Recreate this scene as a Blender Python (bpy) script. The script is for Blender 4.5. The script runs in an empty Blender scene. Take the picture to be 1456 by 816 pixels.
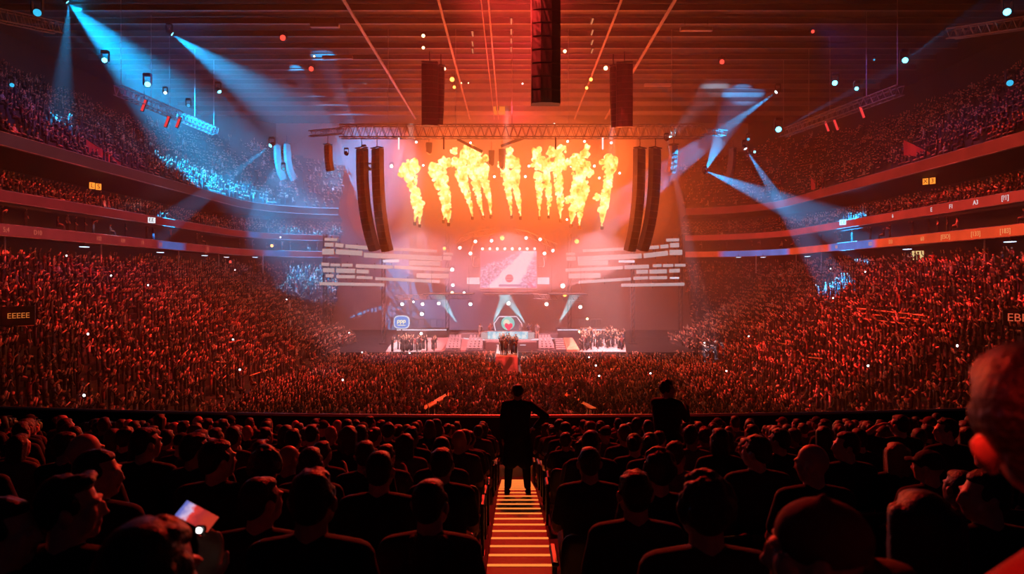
import bpy, math, random
import numpy as np
from mathutils import Vector, Matrix, noise
PI = math.pi
random.seed(7)
rng = np.random.default_rng(11)
S = bpy.context.scene
COL = S.collection
F = 950.0            # focal length in pixels of the 1456 x 816 frame
CZ = 8.8             # eye height above the arena floor
HOR = 395.0          # horizon line in the frame

def P(px, py, d):
    """a point at depth d (metres ahead of the camera) that shows at pixel px, py"""
    return Vector(((px - 728.0) / F * d, d, CZ + (HOR - py) / F * d))

# ------------------------------------------------------------------ camera
cam_data = bpy.data.cameras.new('camera')
cam_data.sensor_width = 36.0
cam_data.lens = 36.0 * F / 1456.0
cam_data.shift_y = -(408.0 - HOR) / 1456.0
cam_data.clip_start = 0.05
cam_data.clip_end = 400
cam_data.dof.use_dof = True
cam_data.dof.focus_distance = 22.0
cam_data.dof.aperture_fstop = 3.2
cam = bpy.data.objects.new('camera', cam_data)
COL.objects.link(cam)
cam.location = (0, 0, CZ)
cam.rotation_euler = (PI / 2, 0, 0)
S.camera = cam
S.view_settings.view_transform = 'Standard'
S.view_settings.look = 'None'
S.view_settings.exposure = 0.0
S.view_settings.gamma = 1.0
S.view_settings.use_curve_mapping = False
cy = S.cycles
cy.max_bounces = 3
cy.diffuse_bounces = 1
cy.glossy_bounces = 1
cy.transmission_bounces = 2
cy.volume_bounces = 0
cy.transparent_max_bounces = 4
cy.caustics_reflective = False
cy.caustics_refractive = False
cy.sample_clamp_indirect = 4.0
cy.sample_clamp_direct = 12.0

w = bpy.data.worlds.new('world')
S.world = w
w.use_nodes = True
bg = w.node_tree.nodes['Background']
bg.inputs[0].default_value = (0.10, 0.075, 0.20, 1)
bg.inputs[1].default_value = 0.02

# ------------------------------------------------------------------ materials
MATS = {}
def mat(name, col, rough=0.6, metal=0.0, emit=None, strength=0.0, var=0.0, scale=8.0, bump=0.0):
    if name in MATS:
        return MATS[name]
    m = bpy.data.materials.new(name)
    m.use_nodes = True
    nt = m.node_tree
    b = nt.nodes['Principled BSDF']
    b.inputs['Base Color'].default_value = (*col, 1)
    b.inputs['Roughness'].default_value = rough
    b.inputs['Metallic'].default_value = metal
    if emit:
        b.inputs['Emission Color'].default_value = (*emit, 1)
        b.inputs['Emission Strength'].default_value = strength
    if var or bump:
        tc = nt.nodes.new('ShaderNodeTexCoord')
        nz = nt.nodes.new('ShaderNodeTexNoise')
        nz.inputs['Scale'].default_value = scale
        nz.inputs['Detail'].default_value = 4
        nt.links.new(tc.outputs['Object'], nz.inputs['Vector'])
        if var:
            mx = nt.nodes.new('ShaderNodeMix'); mx.data_type = 'RGBA'
            mx.inputs[6].default_value = (*[c * (1 - var) for c in col], 1)
            mx.inputs[7].default_value = (*[min(1, c * (1 + var)) for c in col], 1)
            nt.links.new(nz.outputs['Fac'], mx.inputs[0])
            nt.links.new(mx.outputs[2], b.inputs['Base Color'])
        if bump:
            bp = nt.nodes.new('ShaderNodeBump')
            bp.inputs['Strength'].default_value = bump
            bp.inputs['Distance'].default_value = 0.02
            nt.links.new(nz.outputs['Fac'], bp.inputs['Height'])
            nt.links.new(bp.outputs['Normal'], b.inputs['Normal'])
    MATS[name] = m
    return m

def glow(name, col, strength, sample=False):
    """a surface that gives off light"""
    if name in MATS:
        return MATS[name]
    m = bpy.data.materials.new(name)
    m.use_nodes = True
    nt = m.node_tree
    nt.nodes.clear()
    e = nt.nodes.new('ShaderNodeEmission')
    e.inputs[0].default_value = (*col, 1)
    e.inputs[1].default_value = strength
    o = nt.nodes.new('ShaderNodeOutputMaterial')
    nt.links.new(e.outputs[0], o.inputs[0])
    if not sample:
        m.cycles.emission_sampling = 'NONE'
    MATS[name] = m
    return m

# ------------------------------------------------------------------ mesh collecting
class MB:
    def __init__(self):
        self.v, self.f = [], []
    def add(self, vs, fs):
        b = len(self.v)
        self.v += [tuple(x) for x in vs]
        self.f += [tuple(i + b for i in q) for q in fs]
        return self
    def box(self, c, s, rz=0.0, M=None):
        x, y, z = s[0] / 2, s[1] / 2, s[2] / 2
        vs = [Vector(p) for p in ((-x,-y,-z),(x,-y,-z),(x,y,-z),(-x,y,-z),(-x,-y,z),(x,-y,z),(x,y,z),(-x,y,z))]
        R = M if M is not None else Matrix.Rotation(rz, 3, 'Z')
        c = Vector(c)
        return self.add([R @ p + c for p in vs], [(0,3,2,1),(4,5,6,7),(0,1,5,4),(1,2,6,5),(2,3,7,6),(3,0,4,7)])
    def bbox(self, c, s, bev=0.01, rz=0.0, M=None):
        """box with chamfered edges"""
        x, y, z = s[0] / 2, s[1] / 2, s[2] / 2
        b = min(bev, x * .9, y * .9, z * .9)
        vs, idx = [], {}
        for sx in (-1, 1):
            for sy in (-1, 1):
                for sz in (-1, 1):
                    for k in range(3):
                        p = [sx * x, sy * y, sz * z]
                        for a in range(3):
                            if a != k:
                                p[a] -= (sx, sy, sz)[a] * b
                        idx[(sx, sy, sz, k)] = len(vs)
                        vs.append(Vector(p))
        fs = []
        for k in range(3):
            o = [a for a in range(3) if a != k]
            for s_ in (-1, 1):
                q = []
                for (u, v_) in ((-1, -1), (1, -1), (1, 1), (-1, 1)):
                    t = [0, 0, 0]; t[k] = s_; t[o[0]] = u; t[o[1]] = v_
                    q.append(idx[(*t, k)])
                fs.append(tuple(q))
            for u in (-1, 1):
                for v_ in (-1, 1):
                    t0 = [0, 0, 0]; t0[k] = -1; t0[o[0]] = u; t0[o[1]] = v_
                    t1 = list(t0); t1[k] = 1
                    fs.append((idx[(*t0, o[0])], idx[(*t1, o[0])], idx[(*t1, o[1])], idx[(*t0, o[1])]))
        for sx in (-1, 1):
            for sy in (-1, 1):
                for sz in (-1, 1):
                    fs.append(tuple(idx[(sx, sy, sz, k)] for k in range(3)))
        R = M if M is not None else Matrix.Rotation(rz, 3, 'Z')
        c = Vector(c)
        return self.add([R @ p + c for p in vs], fs)
    def tube(self, p, q, r, r2=None, n=6, cap=True):
        p, q = Vector(p), Vector(q)
        r2 = r if r2 is None else r2
        d = (q - p)
        if d.length < 1e-6: return self
        d.normalize()
        a = d.orthogonal().normalized(); b = d.cross(a)
        vs = []
        for (c, rr) in ((p, r), (q, r2)):
            for i in range(n):
                t = 2 * PI * i / n + PI / n
                vs.append(c + (a * math.cos(t) + b * math.sin(t)) * rr)
        fs = [(i, (i + 1) % n, n + (i + 1) % n, n + i) for i in range(n)]
        if cap:
            fs += [tuple(range(n - 1, -1, -1)), tuple(range(n, 2 * n))]
        return self.add(vs, fs)
    def path(self, pts, r, n=6):
        for a, b in zip(pts, pts[1:]):
            self.tube(a, b, r, n=n)
        return self
    def ell(self, c, r, u=10, v=7, M=None):
        c = Vector(c)
        if not hasattr(r, '__len__'): r = (r, r, r)
        vs = [Vector((0, 0, -r[2]))]
        for j in range(1, v):
            ph = PI * j / v - PI / 2
            for i in range(u):
                t = 2 * PI * i / u
                vs.append(Vector((r[0] * math.cos(ph) * math.cos(t), r[1] * math.cos(ph) * math.sin(t), r[2] * math.sin(ph))))
        vs.append(Vector((0, 0, r[2])))
        fs = []
        for i in range(u):
            fs.append((0, 1 + (i + 1) % u, 1 + i))
        for j in range(v - 2):
            for i in range(u):
                a = 1 + j * u
                fs.append((a + i, a + (i + 1) % u, a + u + (i + 1) % u, a + u + i))
        a = 1 + (v - 2) * u
        for i in range(u):
            fs.append((a + i, a + (i + 1) % u, len(vs) - 1))
        if M is not None:
            vs = [M @ p for p in vs]
        return self.add([p + c for p in vs], fs)
    def cap(self, p, q, r, r2=None, n=10, k=3):
        """tapered capsule"""
        p, q = Vector(p), Vector(q); r2 = r if r2 is None else r2
        d = (q - p)
        L = d.length
        if L < 1e-6: return self.ell(p, r)
        d.normalize(); a = d.orthogonal().normalized(); b = d.cross(a)
        rings = []
        for j in range(k + 1):
            t = PI / 2 * j / k
            rings.append((p - d * r * math.cos(t), r * math.sin(t)))
        for j in range(k + 1):
            t = PI / 2 * j / k
            rings.append((q + d * r2 * math.sin(t), r2 * math.cos(t)))
        vs, fs = [], []
        for c, rr in rings:
            rr = max(rr, 1e-4)
            for i in range(n):
                t = 2 * PI * i / n
                vs.append(c + (a * math.cos(t) + b * math.sin(t)) * rr)
        m = len(rings)
        for j in range(m - 1):
            for i in range(n):
                fs.append((j*n+i, j*n+(i+1)%n, (j+1)*n+(i+1)%n, (j+1)*n+i))
        fs.append(tuple(range(n - 1, -1, -1))); fs.append(tuple((m-1)*n + i for i in range(n)))
        return self.add(vs, fs)
    def prism(self, poly, h, axis='Z', base=0.0):
        n = len(poly)
        def put(x, y, z):
            return {'Z': (x, y, z), 'Y': (x, z, y), 'X': (z, x, y)}[axis]
        vs = [put(x, y, base) for x, y in poly] + [put(x, y, base + h) for x, y in poly]
        fs = [tuple(range(n - 1, -1, -1)), tuple(range(n, 2 * n))]
        fs += [(i, (i + 1) % n, n + (i + 1) % n, n + i) for i in range(n)]
        return self.add(vs, fs)
    def lathe(self, prof, c=(0,0,0), n=16, M=None):
        c = Vector(c); vs, fs = [], []
        for r, z in prof:
            for i in range(n):
                t = 2 * PI * i / n
                p = Vector((max(r, 1e-4) * math.cos(t), max(r, 1e-4) * math.sin(t), z))
                vs.append((M @ p if M is not None else p) + c)
        for j in range(len(prof) - 1):
            for i in range(n):
                fs.append((j*n+i, j*n+(i+1)%n, (j+1)*n+(i+1)%n, (j+1)*n+i))
        fs.append(tuple(range(n - 1, -1, -1))); fs.append(tuple((len(prof)-1)*n + i for i in range(n)))
        return self.add(vs, fs)
    def mesh(self, name, m=None, smooth=False):
        me = bpy.data.meshes.new(name)
        me.from_pydata(self.v, [], self.f)
        me.validate()
        if smooth:
            me.polygons.foreach_set('use_smooth', [True] * len(me.polygons))
        if m is not None:
            me.materials.append(m)
        return me
    def build(self, name, m, parent=None, smooth=False, loc=None):
        o = bpy.data.objects.new(name, self.mesh(name, m, smooth))
        COL.objects.link(o)
        if loc is not None: o.location = loc
        if parent is not None: o.parent = parent
        return o

def tag(o, label=None, cat=None, group=None, kind=None):
    if label: o['label'] = label
    if cat: o['category'] = cat
    if group: o['group'] = group
    if kind: o['kind'] = kind
    return o
def structure(o):
    o['kind'] = 'structure'
    return o
def thing(name, label, cat, loc=(0,0,0), rz=0.0, group=None):
    o = bpy.data.objects.new(name, None)
    COL.objects.link(o)
    o.location = loc
    o.rotation_euler = (0, 0, rz)
    o.empty_display_size = 0.2
    return tag(o, label, cat, group)
KIDS = {}
def child(name, data, parent, loc=None, rot=None):
    c = bpy.data.objects.new(name, data)
    COL.objects.link(c)
    c.parent = parent
    if loc is not None: c.location = loc
    if rot is not None: c.rotation_euler = rot
    return c
def copy_tree(src, loc=None, rot=None, label=None, group=None):
    """the thing, its parts and their sub-parts copied; mesh data is shared"""
    r = src.copy(); COL.objects.link(r)
    if loc is not None: r.location = loc
    if rot is not None: r.rotation_euler = rot
    if label: r['label'] = label
    if group: r['group'] = group
    for ch in list(src.children):
        c = ch.copy(); COL.objects.link(c); c.parent = r
        c.matrix_parent_inverse = ch.matrix_parent_inverse.copy()
        for g in list(ch.children):
            e = g.copy(); COL.objects.link(e); e.parent = c
    return r

def np_object(name, V, loops, sizes, m, attr=None, smooth=False):
    """one mesh object out of numpy arrays"""
    me = bpy.data.meshes.new(name)
    nv, nl, nf = len(V), len(loops), len(sizes)
    me.vertices.add(nv); me.loops.add(nl); me.polygons.add(nf)
    me.vertices.foreach_set('co', V.astype(np.float32).ravel())
    me.loops.foreach_set('vertex_index', loops.astype(np.int32))
    st = np.concatenate([[0], np.cumsum(sizes)[:-1]]).astype(np.int32)
    me.polygons.foreach_set('loop_start', st)
    me.update(calc_edges=True)
    if smooth:
        me.polygons.foreach_set('use_smooth', np.ones(nf, dtype=bool))
    if attr is not None:
        a = me.color_attributes.new('tone', 'FLOAT_COLOR', 'POINT')
        a.data.foreach_set('color', attr.astype(np.float32).ravel())
    me.materials.append(m)
    o = bpy.data.objects.new(name, me)
    COL.objects.link(o)
    return o
# ================================================================== the arena bowl
CONC = mat('dark concrete', (0.035, 0.033, 0.036), 0.8, var=0.3, scale=3)
DARK = mat('black paint', (0.012, 0.012, 0.014), 0.7)
STEEL = mat('dark steel', (0.05, 0.05, 0.055), 0.5, metal=0.3)
TRUSS = mat('aluminium truss', (0.30, 0.29, 0.30), 0.45, metal=0.4)
BLACKMETAL = mat('black metal', (0.02, 0.02, 0.022), 0.45)
ROOFM = mat('roof sheeting', (0.05, 0.04, 0.045), 0.8, var=0.25, scale=0.6)
FASCIA = mat('fascia board', (0.26, 0.22, 0.23), 0.6, var=0.12, scale=0.8)

ROW = 0.84
def row_y(k): return 1.46 + ROW * k
def row_z(k):
    y = row_y(k)
    return CZ - 1.70 - 0.182 * y - 0.07 * max(0.0, y - 11.5)
def curve(x): return 0.0061 * x * x
AX = 0.09            # middle of the aisle
NROW = 17

def loft(prof_of, xs):
    """quads between the same profile placed at successive stations"""
    mb = MB()
    rings = [prof_of(x) for x in xs]
    n = len(rings[0])
    vs = [p for r in rings for p in r]
    fs = []
    for i in range(len(rings) - 1):
        for j in range(n - 1):
            fs.append((i*n+j, i*n+j+1, (i+1)*n+j+1, (i+1)*n+j))
    return mb.add(vs, fs)

# the stepped floor the photographer's block of seats stands on
def near_prof(x):
    out = []
    for k in range(-2, NROW):
        y0 = row_y(k) - ROW / 2; y1 = row_y(k) + ROW / 2
        z = row_z(k)
        out += [(x, y0 + curve(x), z), (x, y1 + curve(x), z)]
    out += [(x, 16.62 + curve(x), row_z(NROW - 1)), (x, 16.62 + curve(x), -1.5)]
    return out
structure(loft(near_prof, np.linspace(-24, 24, 33)).build('seating_block_floor', CONC))

# aisle stairs with glowing nosings
TREAD = mat('aisle tread', (0.13, 0.06, 0.04), 0.6, var=0.2, scale=14)
NOSE = glow('nosing light', (1.0, 0.20, 0.035), 1.25, sample=True)
st = thing('aisle_stair_floor', None, None, (AX, 0, 0)); structure(st)
tr = MB()
for k in range(3, NROW):
    z = row_z(k)
    rise = row_z(k - 1) - z
    tr.bbox((0, row_y(k) - ROW / 4, z + rise / 4 + .012), (0.68, ROW / 2, rise / 2 + .024), .01)
    tr.bbox((0, row_y(k) + ROW / 4, z + .012), (0.68, ROW / 2 - .004, .024), .006)
tr.build('tread_floor', TREAD, st)
for k in range(3, NROW):
    z = row_z(k); rise = row_z(k - 1) - z
    for (yy, zz) in ((row_y(k) - .035, z + rise / 2 + .027), (row_y(k) + ROW / 2 - .035, z + .027)):
        MB().bbox((0, yy, zz), (0.66, 0.045, 0.008), .003).build('nosing_strip', NOSE, st)

# guard rail in front of the first row
gr = thing('guard_rail', 'long dark parapet with a shining orange top rail in front of the first row', 'railing', (0, 16.5, CZ - 3.42 - 1.0))
xs = np.linspace(-23, 23, 41)
loft(lambda x: [(x, curve(x) - .05, 0.0), (x, curve(x) - .05, .97), (x, curve(x) + .05, .97), (x, curve(x) + .05, 0.0)], xs).build('panel', DARK, gr)
RAILM = mat('polished rail', (0.75, 0.62, 0.55), 0.32, metal=0.7)
hb = MB()
for a, b in zip(xs, xs[1:]):
    hb.tube((a, curve(a), 1.0), (b, curve(b), 1.0), .045, n=8, cap=False)
hb.build('handrail', RAILM, gr, smooth=True)
for x in np.linspace(-18, 18, 13):
    MB().box((x, curve(x) - .075, .48), (.06, .05, .95)).build('post', STEEL, gr)

# arena floor
structure(MB().box((0, 70, -1.65), (120, 130, .3)).build('floor', CONC))

# ---- bowl plan: straight sides, then rounded far corners
def plan(x0, n_arc=14, y_start=18.0, y_str=92.0, ang=80.0):
    """(x, y, inward normal angle) along one side of the bowl at distance x0 from the axis (positive side)"""
    pts = [(x0, y) for y in np.linspace(y_start, y_str, 20)]
    r = max(x0 - 25.0, 0.05)
    cx = x0 - r
    for i in range(1, n_arc + 1):
        a = math.radians(ang) * i / n_arc
        pts.append((cx + r * math.cos(a), y_str + r * math.sin(a)))
    return pts
def ring(name, prof, m, side, ang=80.0, y_start=18.0, y_str=92.0):
    """a band of constant section (list of (x0, z)) along one side of the bowl"""
    rings = [[(side * x, y, z) for (x, y) in plan(x0, ang=ang, y_start=y_start, y_str=y_str)] for (x0, z) in prof]
    n = len(rings[0])
    vs = [p for r in rings for p in r]
    fs = []
    for i in range(len(rings) - 1):
        for j in range(n - 1):
            q = (i*n+j, i*n+j+1, (i+1)*n+j+1, (i+1)*n+j)
            fs.append(q if side > 0 else q[::-1])
    return MB().add(vs, fs).build(name, m)
LOW_T = 0.85
LOWN = 24
def low_row(j): return 21.6 + LOW_T * j, -0.5 + 0.44 * j
UPN = 21
MIDN = 6
def mid_row(j): return 39.9 + 0.82 * j, 14.9 + 0.38 * j
def up_row(j): return 39.2 + 0.85 * j, 19.6 + 0.58 * j
def stepped(rowf, n, rise, tread, front_z):
    prof = [(rowf(0)[0] - tread / 2, front_z)]
    for j in range(n):
        x, z = rowf(j)
        prof += [(x - tread / 2, z), (x + tread / 2, z)]
    return prof
SIDES = ((-1, 'west'), (1, 'east'))
for sgn, nm in SIDES:
    structure(ring('lower_bowl_floor', stepped(low_row, LOWN, .44, LOW_T, -1.5), CONC, sgn))
    structure(ring('middle_tier_floor', stepped(mid_row, MIDN, .38, .82, 14.4), CONC, sgn))
    structure(ring('upper_tier_floor', stepped(up_row, UPN, .58, .85, 19.1), CONC, sgn, y_start=20))
    # concourse wall behind the last row of the lower bowl, and the box level above it
    structure(ring('concourse_wall', [(43.4, 9.3), (43.4, 12.2)], DARK, sgn))
    structure(ring('concourse_ceiling', [(39.1, 12.15), (43.6, 12.15)], DARK, sgn))
    structure(ring('box_level_floor', [(39.1, 12.9), (42.6, 12.9)], CONC, sgn))
    structure(ring('box_level_wall', [(42.5, 12.4), (42.5, 15.0)], DARK, sgn))
    structure(ring('middle_tier_ceiling', [(46.6, 18.2), (46.6, 18.75), (38.1, 18.75)], DARK, sgn))
    structure(ring('upper_tier_wall', [(57.2, 31.0), (57.2, 37.0)], DARK, sgn, y_start=20))
# roof and end walls
structure(MB().box((0, 89, -.75), (52, 20, 1.5)).build('stage_base_floor', DARK))
structure(MB().box((0, 66, 36.6), (130, 110, .4)).build('ceiling', ROOFM))
structure(MB().box((0, 119.5, 18), (120, .5, 37)).build('wall_far', mat('end wall', (0.16, 0.13, 0.135), .85, var=.2, scale=.4)))
structure(MB().box((-62, 66, 18), (.5, 110, 37)).build('wall_west', DARK))
structure(MB().box((62, 66, 18), (.5, 110, 37)).build('wall_east', DARK))

# ------------------------------------------------------------------ ribbon boards along the tiers
def ribbon_material(name, base, strength, blue, seed):
    """LED ribbon: long runs of red, some runs of blue, along the length of the board (UV x in metres)"""
    m = bpy.data.materials.new(name); m.use_nodes = True
    nt = m.node_tree; nt.nodes.clear()
    N = nt.nodes.new; L = nt.links.new
    uv = N('ShaderNodeUVMap'); uv.uv_map = 'UVMap'
    sp = N('ShaderNodeSeparateXYZ'); L(uv.outputs[0], sp.inputs[0])
    cr = N('ShaderNodeValToRGB'); cr.color_ramp.interpolation = 'LINEAR'
    mp = N('ShaderNodeMath'); mp.operation = 'DIVIDE'; mp.inputs[1].default_value = 100.0
    L(sp.outputs[0], mp.inputs[0]); L(mp.outputs[0], cr.inputs[0])
    els = cr.color_ramp.elements
    els[0].position = 0.0; els[0].color = (*base, 1)
    els[1].position = 1.0; els[1].color = (*base, 1)
    for (a, b, c) in blue:
        for pos, col in ((a - .006, base), (a + .006, c), (b - .006, c), (b + .006, base)):
            e = els.new(pos); e.color = (*col, 1)
    nz = N('ShaderNodeTexNoise'); nz.inputs['Scale'].default_value = .35; nz.inputs['Detail'].default_value = 2
    L(uv.outputs[0], nz.inputs['Vector'])
    mr = N('ShaderNodeMapRange'); mr.inputs[1].default_value = .3; mr.inputs[2].default_value = .7
    mr.inputs[3].default_value = .72; mr.inputs[4].default_value = 1.15
    L(nz.outputs['Fac'], mr.inputs[0])
    mu = N('ShaderNodeMath'); mu.operation = 'MULTIPLY'; mu.inputs[1].default_value = strength
    L(mr.outputs[0], mu.inputs[0])
    e = N('ShaderNodeEmission'); L(cr.outputs[0], e.inputs[0]); L(mu.outputs[0], e.inputs[1])
    o = N('ShaderNodeOutputMaterial'); L(e.outputs[0], o.inputs[0])
    m.cycles.emission_sampling = 'NONE'
    return m
def ribbon(label, side, x0, z, h, m, tilt=.12):
    t = thing('ribbon_board', label, 'LED ribbon board', (side * x0, 18, z - h / 2), 0, 'LED ribbon boards along the tiers')
    back = []; face = []
    # housing
    prof = [(x0 + .35, z - h/2 - .06), (x0 + .02, z - h/2 - .06), (x0 + .02, z + h/2 + .06), (x0 + .35, z + h/2 + .06)]
    o = ring('housing', prof, FASCIA, side)
    o.data.transform(Matrix.Translation((-side * x0, -18, -(z - h / 2)))); o.parent = t
    pts = plan(x0)
    vs, fs, us = [], [], []
    s = 0.0
    for i, (x, y) in enumerate(pts):
        if i: s += math.hypot(x - pts[i-1][0], y - pts[i-1][1])
        vs += [(side * x - side * x0, y - 18, 0), (side * x - side * x0, y - 18, h)]
        us.append(s)
    for i in range(len(pts) - 1):
        q = (2*i, 2*i+2, 2*i+3, 2*i+1)
        fs.append(q if side < 0 else q[::-1])
    me = bpy.data.meshes.new('led_face'); me.from_pydata(vs, [], fs)
    uvl = me.uv_layers.new(name='UVMap')
    for lp in me.loops:
        uvl.data[lp.index].uv = (us[lp.vertex_index // 2], (lp.vertex_index % 2) * h)
    me.materials.append(m)
    child('led_face', me, t)
    return t
RED_R = (0.62, 0.035, 0.022); RED_L = (0.34, 0.022, 0.026)
BLUE = (0.10, 0.22, 0.75)
def at_y(y): return (y - 18.0) / 100.0
ribbon('lowest red and blue LED ribbon along the left stands', -1, 39.0, 12.5, .85,
       ribbon_material('ribbon low left', (0.36, 0.028, 0.030), .62, [(at_y(74), at_y(79.5), BLUE), (at_y(100), at_y(104), BLUE)], 1), .1)
ribbon('lowest red and blue LED ribbon along the right stands', 1, 39.0, 12.5, .85,
       ribbon_material('ribbon low right', (0.85, 0.068, 0.020), .95, [(at_y(72), at_y(82), BLUE), (at_y(94), at_y(106), BLUE)], 2))
ribbon('middle dull red LED ribbon along the left stands', -1, 39.0, 15.1, .8,
       ribbon_material('ribbon mid left', RED_L, .50, [(at_y(97), at_y(99), BLUE)], 3))
ribbon('middle bright red LED ribbon along the right stands', 1, 39.0, 15.1, .8,
       ribbon_material('ribbon mid right', RED_R, .75, [], 4))
ribbon('topmost fascia of the left upper tier, dim red light put in as glow', -1, 38.0, 19.2, .95,  # plain fascia, the light falling on it is put in as emission
       ribbon_material('top fascia light left', (0.22, 0.045, 0.06), .28, [], 5))
ribbon('topmost fascia of the right upper tier, red light put in as glow', 1, 38.0, 19.2, .95,  # no LED here either, emission carries the red light on the fascia
       ribbon_material('top fascia light right', RED_R, .42, [], 6))
# ================================================================== the mass of spectators (uncountable)
def person_lod(kind):
    """low detail spectator facing +y, feet at 0: (verts, faces, tone index per vert)  0 skin 1 top 2 legs 3 hair"""
    mb = MB(); tone = []
    def mark(t): tone.extend([t] * (len(mb.v) - len(tone)))
    if kind == 'sit':
        prof = [(.17, .10, .42), (.16, .11, .70), (.21, .11, .98), (.09, .07, 1.08)]; hz = 1.22
    else:
        prof = [(.15, .10, .85), (.15, .11, 1.08), (.21, .11, 1.38), (.09, .07, 1.48)]; hz = 1.62
    n = 6
    vs = [(a * math.cos(2*PI*i/n), b * math.sin(2*PI*i/n), z) for a, b, z in prof for i in range(n)]
    fs = [(j*n+i, j*n+(i+1)%n, (j+1)*n+(i+1)%n, (j+1)*n+i) for j in range(3) for i in range(n)]
    mb.add(vs, fs); mark(1)
    mb.ell((0, .02, hz), (.085, .10, .12), 6, 4); mark(0)
    k = len(tone)
    for i in range(k - 20, k):           # the back and the top of the head are hair
        if mb.v[i][2] > hz + .05 or (mb.v[i][1] < -.0 and mb.v[i][2] > hz - .06): tone[i] = 3
    if kind == 'sit':
        for s in (-1, 1):
            mb.tube((s*.09, .05, .5), (s*.1, .48, .48), .09, .07, n=4); mark(2)
            mb.tube((s*.1, .46, .48), (s*.1, .44, .05), .06, .05, n=4); mark(2)
            mb.tube((s*.22, .0, .95), (s*.26, .12, .68), .05, .045, n=4); mark(1)
            mb.tube((s*.26, .12, .68), (s*.14, .36, .6), .042, .05, n=4); mark(0)
    elif kind in ('stand', 'up', 'one', 'clap'):
        for s in (-1, 1):
            mb.tube((s*.09, 0, .9), (s*.11, 0, .05), .085, .06, n=4); mark(2)
            up = kind == 'up' or (kind == 'one' and s > 0)
            if up:
                mb.tube((s*.22, 0, 1.36), (s*.33, .14, 1.56), .05, .045, n=4); mark(1)
                mb.tube((s*.33, .14, 1.56), (s*.24, .22, 1.86), .042, .05, n=4); mark(0)
            elif kind == 'clap':
                mb.tube((s*.22, 0, 1.34), (s*.27, .16, 1.16), .05, .045, n=4); mark(1)
                mb.tube((s*.27, .16, 1.16), (s*.05, .36, 1.36), .042, .05, n=4); mark(0)
            else:
                mb.tube((s*.22, 0, 1.36), (s*.27, 0, 1.08), .05, .045, n=4); mark(1)
                mb.tube((s*.27, 0, 1.08), (s*.24, .1, .84), .042, .045, n=4); mark(0)
    V = np.array(mb.v); T = np.array(tone)
    loops = np.array([i for f in mb.f for i in f]); sizes = np.array([len(f) for f in mb.f])
    return V, loops, sizes, T
LODS = {k: person_lod(k) for k in ('sit', 'stand', 'up', 'one', 'clap')}

SKIN = np.array([[.80,.53,.39],[.76,.47,.33],[.62,.36,.24],[.36,.20,.13],[.84,.58,.45]])
CLOTH = np.array([[.012,.012,.014],[.02,.02,.022],[.03,.03,.035],[.02,.02,.05],[.05,.045,.045],[.16,.15,.15],[.50,.48,.46],[.30,.05,.05],[.08,.10,.16],[.01,.01,.01]])
CLOTH_W = np.array([.32,.22,.10,.08,.06,.03,.04,.05,.03,.07])
HAIR = np.array([[.01,.008,.007],[.02,.013,.01],[.05,.03,.018],[.16,.10,.05]])
def in_frame(x, y, z, m=60):
    if y < 6: return False
    px = 728 + F * x / y; py = HOR - F * (z - CZ) / y
    return -m < px < 1456 + m and -m < py < 816 + m
spots_crowd = []       # (x, y, z, facing angle, kind)
def face_to(x, y, tx=0.0, ty=86.0):
    return math.atan2(-(tx - x), ty - y)
def fill_rows(rowf, n, side, spacing, occ, sit, y_start=19.0, j0=0):
    for j in range(j0, n):
        x0, z = rowf(j)
        pts = plan(x0, n_arc=20, y_start=y_start)
        s, nxt = 0.0, random.random() * spacing
        for a, b in zip(pts, pts[1:]):
            L = math.hypot(b[0]-a[0], b[1]-a[1])
            while L > 0 and nxt < s + L:
                t = (nxt - s) / L
                x = side * (a[0] + (b[0]-a[0]) * t); y = a[1] + (b[1]-a[1]) * t
                nxt += spacing * random.uniform(.92, 1.1)
                gap = (y % 14.0) < 1.0           # radial aisles
                if gap or random.random() > occ or not in_frame(x, y, z): continue
                if abs(x) < 24.5 and y < 21 or y > 117.5: continue
                ang = face_to(x, y)
                inward = PI / 2 if x > 0 else -PI / 2
                ang = .6 * ang + .4 * inward + random.uniform(-.3, .3)
                k = 'sit' if random.random() < (1.0 if n == MIDN and j >= 2 else sit) else random.choice(('stand', 'up', 'one', 'clap', 'clap', 'up'))
                spots_crowd.append((x, y + random.uniform(-.06, .06), z, ang, k))
            s += L
for sgn, nm in SIDES:
    fill_rows(low_row, LOWN, sgn, .58, .84, .3)
    fill_rows(mid_row, MIDN, sgn, .58, .82, .6)
    fill_rows(up_row, UPN, sgn, .60, .55, .7, y_start=22)
# people on the arena floor in front of the stage; two walkways divide them
y = 24.0
FZ = -1.5
while y < 78.0:
    x = -20.6 + random.random() * .3
    while x < 20.6:
        walk = abs(abs(x) - 5.6) < .45 and y < 56
        cross = 51.0 < y < 52.2 and abs(x) < 6
        lane = abs(x) < 1.15 and y > 62
        if not walk and not cross and not lane and random.random() < .84:
            xx, yy = x + random.uniform(-.12, .12), y + random.uniform(-.15, .15)
            if in_frame(xx, yy, FZ):
                k = random.choice(('stand', 'stand', 'up', 'one', 'clap', 'stand'))
                spots_crowd.append((xx, yy, FZ, face_to(xx, yy) + random.uniform(-.35, .35), k))
        x += .66
    y += .74
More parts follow.
